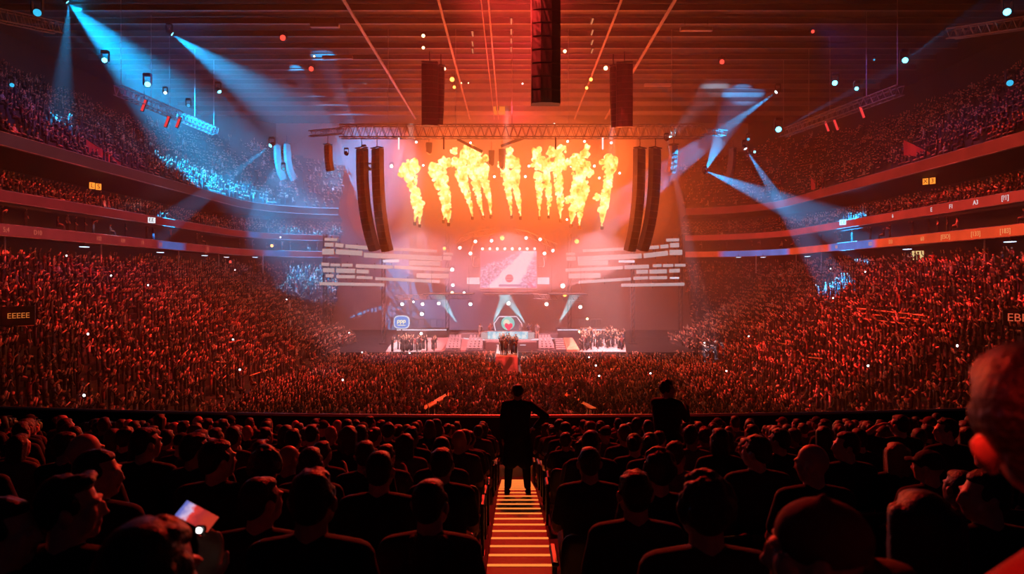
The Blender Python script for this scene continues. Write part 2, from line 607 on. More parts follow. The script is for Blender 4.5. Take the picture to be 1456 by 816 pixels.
# guests on the white catwalk and on the ramps beside the stage
for i in range(26):
    spots_crowd.append((-.45 + random.uniform(-.95, .95), random.uniform(68.6, 76), .8, PI + random.uniform(-1, 1), random.choice(('stand', 'clap', 'up'))))
for i in range(70):
    px = random.uniform(826, 888); d = random.uniform(79.8, 83.2)
    spots_crowd.append(((px - 728) / F * d, d, (d - 79.6) / 4.6 * 1.25, face_to((px - 728) / F * d, d) + random.uniform(-.8, .8), random.choice(('stand', 'clap', 'up', 'one'))))
for i in range(36):
    px = random.uniform(556, 620); d = random.uniform(79.4, 80.6)
    spots_crowd.append(((px - 728) / F * d, d, (d - 79.6) / 4.6 * 1.0, face_to((px - 728) / F * d, d) + random.uniform(-.8, .8), random.choice(('stand', 'clap', 'up', 'one'))))
# rows of guests in the box level
for sgn, nm in SIDES:
    fill_rows(lambda j: (40.2 + 1.1 * j, 12.9), 1, sgn, 1.3, .5, .3)

def build_crowd(spots, name):
    Vs, Ls, Ss, Cs = [], [], [], []
    base = 0
    by = {}
    for s in spots: by.setdefault(s[4], []).append(s)
    for k, lst in by.items():
        V, loops, sizes, T = LODS[k]
        A = np.array([(s[0], s[1], s[2], s[3]) for s in lst])
        n = len(A)
        sc = rng.uniform(.92, 1.06, n)
        c, s_ = np.cos(A[:, 3]), np.sin(A[:, 3])
        W = V[None] * sc[:, None, None]
        X = W[..., 0] * c[:, None] - W[..., 1] * s_[:, None] + A[:, 0:1]
        Y = W[..., 0] * s_[:, None] + W[..., 1] * c[:, None] + A[:, 1:2]
        Z = W[..., 2] + A[:, 2:3]
        Vs.append(np.stack([X, Y, Z], -1).reshape(-1, 3))
        Ls.append((loops[None] + (np.arange(n) * len(V))[:, None] + base).ravel())
        Ss.append(np.tile(sizes, n))
        pal = np.empty((n, 4, 3))
        pal[:, 0] = SKIN[rng.integers(0, len(SKIN), n)]
        pal[:, 1] = CLOTH[rng.choice(len(CLOTH), n, p=CLOTH_W)]
        pal[:, 2] = CLOTH[rng.choice(5, n)]
        pal[:, 3] = HAIR[rng.integers(0, len(HAIR), n)]
        C = pal[:, T]
        Cs.append(np.concatenate([C, np.ones((*C.shape[:2], 1))], -1).reshape(-1, 4))
        base += n * len(V)
    m = bpy.data.materials.new('spectator tones'); m.use_nodes = True
    nt = m.node_tree; b = nt.nodes['Principled BSDF']; b.inputs['Roughness'].default_value = .75
    at = nt.nodes.new('ShaderNodeVertexColor'); at.layer_name = 'tone'
    nt.links.new(at.outputs[0], b.inputs['Base Color'])
    o = np_object(name, np.concatenate(Vs), np.concatenate(Ls), np.concatenate(Ss), m, np.concatenate(Cs), smooth=False)
    return o
print('crowd', len(spots_crowd))
crowd = build_crowd(spots_crowd, 'crowd')
tag(crowd, 'packed crowd filling the floor and the tiers around the stage', 'crowd', kind='stuff')
# ================================================================== haze and light
hz = MB().box((0, 71.5, 18.2), (112, 95, 36.2)).build('haze', None)
hm = bpy.data.materials.new('stage haze'); hm.use_nodes = True
nt = hm.node_tree; nt.nodes.clear()
vs_ = nt.nodes.new('ShaderNodeVolumePrincipled') if False else nt.nodes.new('ShaderNodeVolumeScatter')
vs_.inputs['Color'].default_value = (1, 1, 1, 1)
vs_.inputs['Density'].default_value = 0.0034
vs_.inputs['Anisotropy'].default_value = 0.15
oo = nt.nodes.new('ShaderNodeOutputMaterial'); nt.links.new(vs_.outputs[0], oo.inputs['Volume'])
hz.data.materials.append(hm)
sm = MB().ell((0, 91, 12), (36, 21, 24), 32, 20).build('stage_smoke', None, smooth=True)
hm2 = hm.copy(); hm2.name = 'thick stage haze'
hm2.node_tree.nodes['Volume Scatter'].inputs['Density'].default_value = 0.012
sm.data.materials.append(hm2)
fs = MB().ell((-.3, 82, 18), (20, 10, 11), 32, 20).build('added_flame_smoke', None, smooth=True)  # denser volume added to boost the glow near the flames
hm3 = hm.copy(); hm3.name = 'added fire smoke'
hm3.node_tree.nodes['Volume Scatter'].inputs['Density'].default_value = 0.042
fs.data.materials.append(hm3)
tag(fs, 'smoke added around the jets of fire to strengthen their orange glow', 'smoke', kind='stuff')
tag(sm, 'thicker glowing haze around the stage', 'haze', kind='stuff')
tag(hz, 'thin haze hanging in the hall', 'haze', kind='stuff')
hz.display_type = 'WIRE'

def lamp(kind, name, loc, col, power, target=None, size=.3, angle=40, blend=.5, sx=None, sy=None):
    d = bpy.data.lights.new(name, kind)
    d.color = col; d.energy = power
    if kind == 'SPOT':
        d.spot_size = math.radians(angle); d.spot_blend = blend; d.shadow_soft_size = size
    elif kind == 'POINT':
        d.shadow_soft_size = size
    elif kind == 'AREA':
        d.shape = 'RECTANGLE'; d.size = sx or size; d.size_y = sy or size
    o = bpy.data.objects.new(name, d); COL.objects.link(o)
    o.location = loc
    if target is not None:
        o.rotation_euler = (Vector(target) - Vector(loc)).to_track_quat('-Z', 'Y').to_euler()
    return o
def gobo(o, scale, lo, hi, base=.06):
    """a breakup pattern in the lamp, as wash lights with a gobo wheel throw it"""
    d = o.data; d.use_nodes = True
    nt = d.node_tree
    e = nt.nodes['Emission']
    tc = nt.nodes.new('ShaderNodeTexCoord')
    nz = nt.nodes.new('ShaderNodeTexNoise'); nz.inputs['Scale'].default_value = scale; nz.inputs['Detail'].default_value = 3; nz.inputs['Roughness'].default_value = .7
    nt.links.new(tc.outputs['Normal'], nz.inputs['Vector'])
    mr = nt.nodes.new('ShaderNodeMapRange'); mr.clamp = True
    for i, v in ((1, lo), (2, hi), (3, base), (4, 1.0)): mr.inputs[i].default_value = v
    nt.links.new(nz.outputs['Fac'], mr.inputs[0])
    nt.links.new(mr.outputs[0], e.inputs['Strength'])
    return o
CYAN = (0.0, 0.42, 1.0)
BEAMS = []
def beam(p, q, col, power, angle, blend=.3):
    o = lamp('SPOT', 'beam_light', p, col, power * KB, q, .06, angle, blend)
    BEAMS.append(o); return o
KB = 19.0
# left rig
beam(P(98, 5, 66), P(330, 215, 88), CYAN, 85000, 42, .9)
beam(P(98, 5, 66), P(88, 140, 67), CYAN, 10000, 16, .9)
beam(P(247, 50, 70), P(515, 235, 115), CYAN, 60000, 22, .9)
beam(P(521, 236, 75), P(425, 195, 70), CYAN, 26000, 8, .6)
beam(P(491, 215, 74), P(425, 108, 86), CYAN, 13000, 6.5, .6)
beam(P(515, 210, 74), P(462, 85, 82), CYAN, 13000, 11, .7)
beam(P(383, 208, 76), P(322, 254, 76), CYAN, 14000, 12, .4)
beam(P(383, 208, 76), P(303, 168, 70), CYAN, 9000, 2.2, .4)
beam(P(315, 132, 72), P(345, 180, 72), CYAN, 2500, 10, .6)
beam(P(148, 85, 68), P(85, 35, 52), CYAN, 4500, 2.0, .5)
# right rig
beam(P(1102, 132, 72), P(1015, 195, 77), CYAN, 32000, 13, .6)
beam(P(1003, 243, 76), P(1052, 140, 97), CYAN, 17000, 12, .6)
beam(P(1003, 243, 76), P(1120, 292, 77), CYAN, 40000, 17, .6)
beam(P(1061, 213, 74), P(1118, 300, 74), CYAN, 24000, 13, .6)
beam(P(949, 197, 72.4), P(1020, 138, 98), (.35, .75, 1.0), 6000, 13, .7)
beam(P(949, 199, 72.4), P(970, 300, 73), (.6, .75, 1.0), 5000, 8, .7)
beam(P(1118, 180, 70), P(1200, 136, 56), CYAN, 6000, 2.2, .5)
beam(P(1288, 85, 66), P(1375, 22, 50), CYAN, 4500, 2.2, .5)
beam(P(1288, 85, 66), P(1268, 101, 66), CYAN, 600, 5, .5)
# stage
TEAL = (.25, .85, 1.0)
beam(P(651, 461, 84), P(630, 428, 84), TEAL, 3200, 19, .3)
beam(P(700, 461, 84), P(716, 425, 84), TEAL, 3800, 19, .3)
beam(P(748, 461, 84), P(722, 425, 84), TEAL, 3800, 19, .3)
beam(P(794, 461, 84), P(812, 428, 84), TEAL, 3200, 19, .3)
beam(P(600, 475, 82), P(480, 473, 80), (.7, .9, 1), 3500, 9, .5)

# light of the flames
for px in (590, 630, 680, 730, 790, 825, 862):
    lamp('POINT', 'flame_light', P(px, 262, 79), (1.0, 0.115, 0.016), 25000, size=1.2)
# orange fill added to strengthen the flame glow, pink wash over the stage
for px in (560, 640, 722, 804, 884):
    lamp('SPOT', 'flame_glow_fill', P(px, 190, 82), (1.0, .12, .022), 40000, P(px, 300, 112), .4, 95, .9)
for px in (600, 722, 844):
    lamp('SPOT', 'stage_wash', P(px, 330, 77), (1.0, .40, .46), 36000, P(px, 470, 86), .4, 120, .9)
# red wash over the audience from the catwalks above it
for sx in (-1, 1):
    gobo(lamp('SPOT', 'stand_wash', (-sx * 8, 46, 34), (1.0, 0.035, 0.028), (520000, 380000)[sx < 0], (sx * 34, 57, 4), .05, 50, .9), 46, .47, .66)
    lamp('SPOT', 'tier_wash', (-sx * 6, 48, 34), (1.0, 0.035, 0.03), (8000, 1500)[sx < 0], (sx * 50, 56, 24), .5, 45, .8)
    gobo(lamp('SPOT', 'near_stand_wash', (-sx * 5, 30, 30), (1.0, 0.03, 0.026), 62000, (sx * 27, 32, 1), .05, 46, .9), 40, .48, .64)
    # blue fill lamps added to tint the upper tiers and the haze before them
    lamp('SPOT', 'blue_fill', (sx * 30, 66, 34), (.12, .16, 1.0), (2600, 5000)[sx < 0], (sx * 46, 62, 16), .8, 90, 1.0)
    lamp('SPOT', 'white_key', (sx * 10, 66, 25), (1.0, .86, .88), 70000, P(722 + sx * 132, 490, 81), .2, 15, .6)
lamp('SPOT', 'white_key', (-.5, 62, 25), (1.0, .86, .86), 60000, (-.45, 73, .8), .2, 13, .6)
lamp('SPOT', 'red_roof_fill', (0, 74, 27), (1.0, .035, .06), 12000, (0, 92, 37), .6, 140, .9)  # unseen fill added to redden the ceiling
gobo(lamp('SPOT', 'floor_wash', (0, 44, 34), (1.0, 0.045, 0.034), 170000, (0, 60, 0), .05, 70, .8), 44, .48, .64)
# lamp added in mid-air, standing in for red stage light on nearest rows
lamp('SPOT', 'front_rim', (0, 23.4, 15.5), (1.0, 0.015, 0.01), 8500, (0, 6, 6.5), .5, 85, .6)
lamp('SPOT', 'neighbour_red_fill', (-5, -1.5, 15), (1.0, .02, .01), 5200, (.68, .88, CZ - .50), .1, 3.2, .6)  # unseen narrow lamp added to redden the neighbour's neck and shoulder
# white blue spots lighting patches of the crowd
for (a, b, p_, ang) in (((-12, 76, 25), P(470, 525, 62), 40000, 8), ((14, 76, 25), P(1120, 468, 64), 60000, 4.5), ((-14, 70, 30), P(205, 292, 66), 40000, 8), ((-14, 70, 30), P(255, 248, 72), 25000, 7), ((14,70,30), P(1180, 300, 74), 15000, 8)):
    lamp('SPOT', 'crowd_spot', a, (.55, .75, 1.0), p_, b, .2, ang, .6)
# ================================================================== trusses, girders and cables
def lattice(p, q, wd, ht, bays, r=.05, rb=.028, n=4):
    """box truss: four chords and zig-zag bracing; returns (chords mb, bracing mb)"""
    p, q = Vector(p), Vector(q)
    d = (q - p).normalized()
    side = d.cross(Vector((0, 0, 1))).normalized() * wd / 2
    up = Vector((0, 0, ht / 2))
    ch, br = [], MB()
    for a, b in ((1, 1), (1, -1), (-1, -1), (-1, 1)):
        o = side * a + up * b
        ch.append(MB().tube(p + o, q + o, r, n=n))
    for i in range(bays):
        a, b = p.lerp(q, i / bays), p.lerp(q, (i + 1) / bays)
        m = p.lerp(q, (i + .5) / bays)
        for s in (1, -1):
            br.tube(a + side * s + up, m + side * s - up, rb, n=3).tube(m + side * s - up, b + side * s + up, rb, n=3)
            br.tube(a + side + up * s, b - side + up * s, rb, n=3)
        br.tube(a + side + up, a - side + up, rb, n=3).tube(a + side - up, a - side - up, rb, n=3)
    return ch, br
def truss(label, p, q, wd, ht, bays, m=TRUSS, r=.05, rb=.028, group=None, name='lighting_truss'):
    mid = (Vector(p) + Vector(q)) / 2
    t = thing(name, label, 'truss', mid, 0, group)
    ch, br = lattice(Vector(p) - mid, Vector(q) - mid, wd, ht, bays, r, rb)
    for c in ch: c.build('chord', m, t)
    br.build('bracing', m, t)
    return t
truss('long box truss spanning the stage just above the flames', P(484, 187, 74), P(1000, 187, 74), 1.1, 1.35, 44, r=.07, rb=.04)
truss('slanting lighting truss hung over the left stands', P(168, 128, 64), P(306, 187, 84), .9, .9, 22)
truss('slanting lighting truss hung over the right stands', P(1280, 128, 64), P(1112, 190, 84), .9, .9, 22)
truss('short corner truss at the top left edge of the hall', P(-20, 18, 46), P(84, 40, 52), .8, .8, 10)
truss('short corner truss at the top right edge of the hall', P(1475, 30, 46), P(1352, 48, 54), .8, .8, 10)
truss('small end truss left of the main stage truss', P(440, 190, 76), P(487, 186, 75), .6, .6, 6)
truss('small end truss right of the main stage truss', P(1000, 186, 75), P(1032, 190, 77), .6, .6, 5)
truss('low truss over the left half of the stage set', P(563, 423, 86), P(672, 421, 86), .6, .6, 14, r=.04)
truss('low truss over the right half of the stage set', P(758, 421, 86), P(829, 425, 86), .6, .6, 9, r=.04)

# roof girders: steel I-sections across the hall
for i, y in enumerate((63.5, 67, 70.5, 74.2, 78, 82, 86, 90, 94.5, 99, 104, 110)):
    mb = MB()
    mb.box((0, y, 36.2), (104, .34, .06)).box((0, y, 35.6), (104, .34, .06)).box((0, y, 35.9), (104, .05, .58))
    ordn = ('nearest', 'second', 'third', 'fourth', 'fifth', 'sixth', 'seventh', 'eighth', 'ninth', 'tenth', 'eleventh', 'farthest')[i]
    tag(mb.build('roof_girder', mat('painted girder', (.20, .17, .17), .5)), f'steel roof girder across the ceiling, {ordn} in view', 'girder', 'girders under the roof')
for x, wd, lab in ((-16, .3, 'catwalk rail running back along the roof at the far left'), (-7, .22, 'catwalk rail running back along the roof left of the bright pair'), (-2.95, .10, 'left one of the bright pair of rails running back along the roof'), (-2.25, .16, 'right one of the bright pair of rails running back along the roof'),
                   (10.4, .22, 'catwalk rail running back along the roof right of the hanging speaker column'), (15.5, .3, 'catwalk rail running back along the roof at the far right')):
    mb = MB().bbox((0, 0, 0), (wd, 48, .16), .02)
    for k in range(13): mb.box((0, -23 + k * 3.8, .25), (.05, .05, .4))
    o = mb.build('roof_rail', mat('light rail', (.62, .48, .36), .45), loc=(x, 87, 35.2)); tag(o, lab, 'roof rail', 'rails under the roof')
# tubes of the house lights, dark blocks and the yellow box at the end of the rails
HOUSE = glow('house tube', (1.0, .45, .2), .55)
for i, (px, ys) in enumerate(((727, (30, 45, 58, 70)), (672, (48, 62, 72)), (842, (30, 46, 60, 72)))):
    for j, y in enumerate(ys):
        d = 26.2 * F / (HOR - y)
        t = thing('house_light', ('centre', 'left', 'right')[i] + ' row of roof tube lights, ' + ('nearest', 'second', 'third', 'fourth')[j] + ' one', 'ceiling light', (P(px, y, d).x, d, 35.0), 0, 'roof tube lights')
        MB().bbox((0, 0, .06), (.34, 1.5, .1), .02).build('housing', STEEL, t)
        MB().tube((0, -.7, -.02), (0, .7, -.02), .07, n=8).build('tube', HOUSE, t)
for i, (px, py, wpx) in enumerate(((700, 34, 0),)): pass
for i, (px, py, wd, lab) in enumerate(((480, 83, 3.6, 'long pale duct under the roof, left of the flames'), (462, 38, 3.0, 'pale duct under the roof near the top left'), (990, 43, 3.4, 'pale duct under the roof near the top right'), (935, 122, 3.6, 'short pale duct near the right speaker hang'))):
    d = 26.0 * F / (HOR - py)
    t = thing('air_duct', lab, 'duct', (P(px, py, d).x, d, 34.9), 0, 'ducts under the roof')
    MB().bbox((0, 0, 0), (wd, .5, .4), .05).build('duct_body', mat('duct tin', (.5, .42, .42), .4, metal=.4), t)
    for s in (-1, 1): MB().box((s * wd * .35, 0, .55), (.04, .04, .9)).build('hanger', STEEL, t)
yb = thing('junction_box', 'small yellow box on the far wall where the bright roof rails end', 'box', P(710, 157, 108), 0)
MB().bbox((0, 0, 0), (1.9, .8, 1.3), .08).build('box_body', glow('yellow lit box', (1.0, .33, .02), .8), yb)
MB().bbox((-.25, -.42, .25), (.5, .06, .7), .02).build('opening', DARK, yb)

def cable(px, y0, y1, d, lab, grp='steel cables from the roof', top=True):
    a = P(px, y1, d)
    b = Vector((a.x, a.y, 36.3 if top else P(px, y0, d).z))
    o = MB().tube((0, 0, 0), (0, 0, b.z - a.z), .035, n=4).build('hoist_cable', mat('steel cable', (.45, .45, .47), .35, metal=.5), loc=a)
    tag(o, lab, 'cable', grp)
for i, (px, y1, d, lab) in enumerate(((172, 122, 64.5, 'hoist cable at the near end of the left slanting truss'), (215, 140, 70, 'hoist cable second from the near end of the left slanting truss'), (241, 152, 73.5, 'hoist cable at the middle of the left slanting truss'),
        (277, 168, 79, 'hoist cable third from the near end of the left slanting truss'), (304, 180, 83.6, 'hoist cable at the far end of the left slanting truss'),
        (1276, 122, 64.5, 'hoist cable at the near end of the right slanting truss'), (1232, 140, 69, 'hoist cable second from the near end of the right slanting truss'), (1180, 158, 74.5, 'hoist cable at the middle of the right slanting truss'), (1150, 172, 79, 'hoist cable third from the near end of the right slanting truss'), (1114, 182, 83.6, 'hoist cable at the far end of the right slanting truss'),
        (552, 178, 74, 'hoist cable at the left end of the main truss'), (648, 178, 74, 'hoist cable over the left flames on the main truss'), (728, 178, 74, 'hoist cable at the centre of the main truss'), (808, 178, 74, 'hoist cable over the right flames on the main truss'), (955, 178, 74, 'hoist cable at the right end of the main truss'))):
    cable(px, 0, y1, d, lab)

# ================================================================== loudspeakers
CAB = mat('speaker cabinet', (.085, .06, .062), .55)
GRILL = mat('speaker grille', (.06, .045, .048), .8, bump=.3, scale=60)
def line_array(label, top, n, wd, h, dep, face, curl, group, frame=True):
    """n cabinets hung in a column; the lower ones tilt down and tuck back, face = yaw of the fronts"""
    t = thing('line_array', label, 'loudspeaker', top, face, group)
    if frame:
        fb = MB()
        for s in (-1, 1): fb.box((s * wd * .4, 0, .14), (.09, dep * 1.1, .12))
        fb.box((0, -dep * .4, .14), (wd, .09, .12)).box((0, dep * .4, .14), (wd, .09, .12)).tube((0, 0, .15), (0, 0, 1.2), .05, n=6)
        fb.build('flying_frame', STEEL, t)
    y, z, a = 0.0, 0.0, 0.0
    for k in range(n):
        a = curl * (k / max(1, n - 1)) ** 1.6
        y += math.sin(a) * h * .5; z -= math.cos(a) * h * .5
        M = Matrix.Rotation(a, 3, 'X')
        M4 = M.to_4x4()
        poly = [(-wd/2, dep*.5), (wd/2, dep*.5), (wd/2, -dep*.28), (wd*.18, -dep*.5), (-wd*.18, -dep*.5), (-wd/2, -dep*.28)]
        mb = MB().prism(poly, h * .985, 'Z', -h * .492)
        mb.v = [tuple(M @ Vector(v)) for v in mb.v]
        c = mb.build('speaker_cabinet', CAB, t, loc=(0, y, z))
        g = MB()
        fx = (-.49, -.19, .19, .49); fy = (-.30, -.515, -.515, -.30)
        g.add([(wd*fx[i], dep*fy[i], zz) for i in range(4) for zz in (-h*.42, h*.42)], [(2*i, 2*i+2, 2*i+3, 2*i+1) for i in range(3)])
        g.v = [tuple(M @ Vector(v)) for v in g.v]
        g.build('grille', GRILL, c)
        y += math.sin(a) * h * .5; z -= math.cos(a) * h * .5
    return t
def la(label, px, py, d, n, hpx, wpx, face, curl, group, dep=.8):
    h = hpx / F * d / n
    return line_array(label, P(px, py, d), n, wpx / F * d, h, dep, face, curl, group)
G = 'main loudspeaker columns'
la('outer speaker column hanging beside the flames at left', 514, 212, 74, 15, 146, 19, -.75, .38, G)
la('inner speaker column hanging beside the flames at left', 536, 212, 74.6, 15, 146, 19, -.75, .30, G)
la('outer speaker column hanging beside the flames at right', 932, 212, 74, 15, 146, 19, .75, .38, G)
la('inner speaker column hanging beside the flames at right', 910, 212, 74.6, 15, 146, 19, .75, .30, G)
G = 'upper delay loudspeaker columns'
la('broad speaker column under the roof, left of centre', 611, 92, 60, 10, 86, 23, .12, .10, G)
la('slim curved speaker column under the roof, left of centre', 627, 96, 60.5, 10, 80, 9, .4, .25, G, .6)
la('broad speaker column under the roof, right of centre', 888, 92, 60, 10, 88, 23, -.12, .10, G)
la('slim curved speaker column under the roof, right of centre', 872, 96, 60.5, 10, 84, 9, -.4, .25, G, .6)
la('huge dark speaker column hanging at the top centre', 776, -75, 45, 12, 223, 41, .03, .02, None, 1.1)
G = 'distant side loudspeaker columns'
la('curved blue rimmed speaker column beyond the left truss, first', 394, 208, 90, 9, 48, 8, -1.0, .5, G)
la('curved blue rimmed speaker column beyond the left truss, second', 408, 205, 90, 9, 52, 8, -1.0, .5, G)
la('curved speaker column beside the blue beam at right', 1042, 212, 88, 9, 52, 12, 1.0, .5, G)
la('speaker column in the haze beside the small left end truss', 466, 207, 80, 8, 36, 9, -.5, .3, G)
la('short speaker column right of the main truss end', 958, 207, 80, 8, 38, 11, .5, .3, G)
# short hanging wedges and flags below the main truss
for px, py, hh, tl, lab in ((610, 203, 14, .25, 'dark speaker wedge hung under the main truss near the left flames'), (699, 214, 20, 0, 'dark pennant box hung between the middle flames'), (714, 212, 26, -.28, 'slanting dark speaker box hung under the truss centre')):
    t = thing('hanging_speaker', lab, 'loudspeaker', P(px, py, 77), tl, 'small boxes under the main truss')
    s = 77 / F
    MB().prism([(-.35, 0), (.35, 0), (.28, -hh * s), (.05, -hh * s * 1.15), (-.3, -hh * s * .95)], .5, 'Y', -.25).build('cabinet', CAB, t)
    MB().tube((0, 0, 0), (0, 0, 1.0), .03, n=5).build('hanger', STEEL, t)
for (ax, ay, bx, by, lab) in ((650, 198, 686, 216, 'slanting dark arm below the truss, left of centre'), (745, 196, 712, 208, 'slanting dark arm below the truss, right of centre')):
    o = MB().bbox((0, 0, 0), ((Vector(P(bx, by, 77)) - Vector(P(ax, ay, 77))).length, .3, .32), .04)
    a, b = P(ax, ay, 77), P(bx, by, 77)
    ob = o.build('truss_arm', DARK, loc=(a + b) / 2)
    ob.rotation_euler = (0, -math.atan2(b.z - a.z, b.x - a.x), 0); tag(ob, lab, 'truss arm')

# ================================================================== fixtures
LENS = {'cyan': glow('lens cyan', (.12, .75, 1.0), 6.0), 'white': glow('lens white', (1.0, .93, .9), 7.0), 'warm': glow('lens warm', (1.0, .62, .3), 6.0),
        'pale': glow('lens pale blue', (.6, .85, 1.0), 5.0), 'red': glow('lens red', (1.0, .06, .04), 2.0), 'orange': glow('lens orange', (1.0, .35, .06), 5.0), 'dim': glow('lens dim cyan', (.03, .45, .75), 1.3)}
def aim(d):
    return Vector(d).to_track_quat('-Z', 'Y').to_euler()
def moving_head(label, loc, look, size, tone, group='moving head spotlights'):
    """a base clamped above, a yoke and a barrel that looks along look"""
    t = thing('moving_light', label, 'stage light', loc, 0, group)
    s = size * .8
    MB().bbox((0, 0, s * 1.05), (s * .8, s * .6, s * .28), s * .05).build('base', BLACKMETAL, t)
    y = MB()
    for k in (-1, 1): y.box((k * s * .42, 0, s * .45), (s * .09, s * .25, s * 1.1))
    y.box((0, 0, s * .93), (s * .9, s * .25, s * .09))
    y.build('yoke', BLACKMETAL, t)
    e = aim(look)
    h = MB().lathe([(s*.05, s*.42), (s*.26, s*.38), (s*.34, s*.1), (s*.36, -s*.3), (s*.36, -s*.46), (s*.30, -s*.48), (s*.30, -s*.40), (s*.01, -s*.40)], n=14).build('barrel', BLACKMETAL, t)
    h.rotation_euler = e
    l = MB().lathe([(s*.29, -s*.415), (s*.20, -s*.46), (s*.01, -s*.48)], n=12).build('lens', LENS[tone], h)
    return t
heads = [
    (98, 5, 66, (330, 215, 74), .9, 'cyan', 'spotlight at the top left that throws the widest blue beam'),
    (148, 85, 68, (85, 35, 52), 1.1, 'cyan', 'glowing blue spotlight with a thin beam, upper left'),
    (247, 50, 70, (515, 235, 76), .9, 'cyan', 'spotlight whose long blue beam crosses down to the left speakers'),
    (210, 120, 70, (250, 140, 40), 1.2, 'cyan', 'oval cyan light right of the near end of the left truss'),
    (235, 132, 72, (235, 140, 40), .7, 'pale', 'small crescent light above the left truss middle'),
    (313, 132, 72, (345, 180, 70), .9, 'cyan', 'blue light with a faint short beam above the far left truss'),
    (268, 150, 74, (270, 152, 50), .8, 'dim', 'dim smeared blue light over the left truss'),
    (383, 208, 76, (322, 254, 70), .9, 'cyan', 'spotlight with two narrow beams at the end of the left truss line'),
    (491, 216, 74, (425, 108, 86), .7, 'pale', 'spotlight beaming up left beside the outer left speaker column'),
    (521, 238, 75, (425, 195, 70), .7, 'pale', 'spotlight on the outer left speaker column shining left'),
    (516, 211, 73.3, (462, 85, 82), .7, 'pale', 'spotlight on top of the left speaker column shining up'),
    (403, 240, 84, (403, 260, 50), .8, 'dim', 'small round cyan light in the left haze'),
    (53, 18, 47, (60, 20, 10), 1.1, 'dim', 'blue flood on the top left corner truss'),
    (17, 121, 60, (30, 125, 20), .8, 'dim', 'dim blue flood at the left edge of the hall'),
    (1102, 132, 72, (1015, 195, 70), .8, 'pale', 'spotlight with a blue beam falling left, right of the main truss'),
    (1107, 184, 72, (1100, 190, 20), 1.3, 'cyan', 'big round cyan light at the far end of the right truss'),
    (1003, 243, 76, (1052, 140, 97), .7, 'pale', 'low spotlight whose beams fan up and down, right of the main truss'),
    (1061, 213, 74, (1118, 300, 70), .8, 'pale', 'spotlight with a beam falling steeply right'),
    (949, 197, 72.4, (1020, 138, 98), .7, 'white', 'white spotlight on the right end of the main truss'),
    (1187, 118, 68, (1190, 120, 20), 1.1, 'cyan', 'cyan flood above the middle of the right truss'),
    (1218, 126, 66, (1210, 130, 20), .8, 'cyan', 'small cyan flood above the near half of the right truss'),
    (1288, 85, 66, (1375, 22, 50), 1.2, 'cyan', 'glowing cyan spotlight with a thin beam, upper right'),
    (1432, 17, 50, (1430, 20, 10), 1.1, 'cyan', 'cyan flood at the top right corner'),
    (1436, 118, 62, (1430, 120, 20), 1.2, 'dim', 'dim blue flood at the right edge of the hall'),
    (1073, 216, 84, (1073, 230, 20), .6, 'cyan', 'tiny cyan light right of the steep blue beam'),
    (1064, 198, 86, (1064, 200, 20), .8, 'dim', 'faint flat cyan light above the steep blue beam'),
    (1243, 85, 70, (1243, 90, 20), .4, 'dim', 'tiny blue light on the hoist cable at upper right'),
]
for px, py, d, tgt, sz, tone, lab in heads:
    a = P(px, py, d)
    look = P(*tgt) - a
    # the barrel's front carries the lens at the very place the beam starts
    moving_head(lab, a - look.normalized() * sz * .55, look, sz, tone)
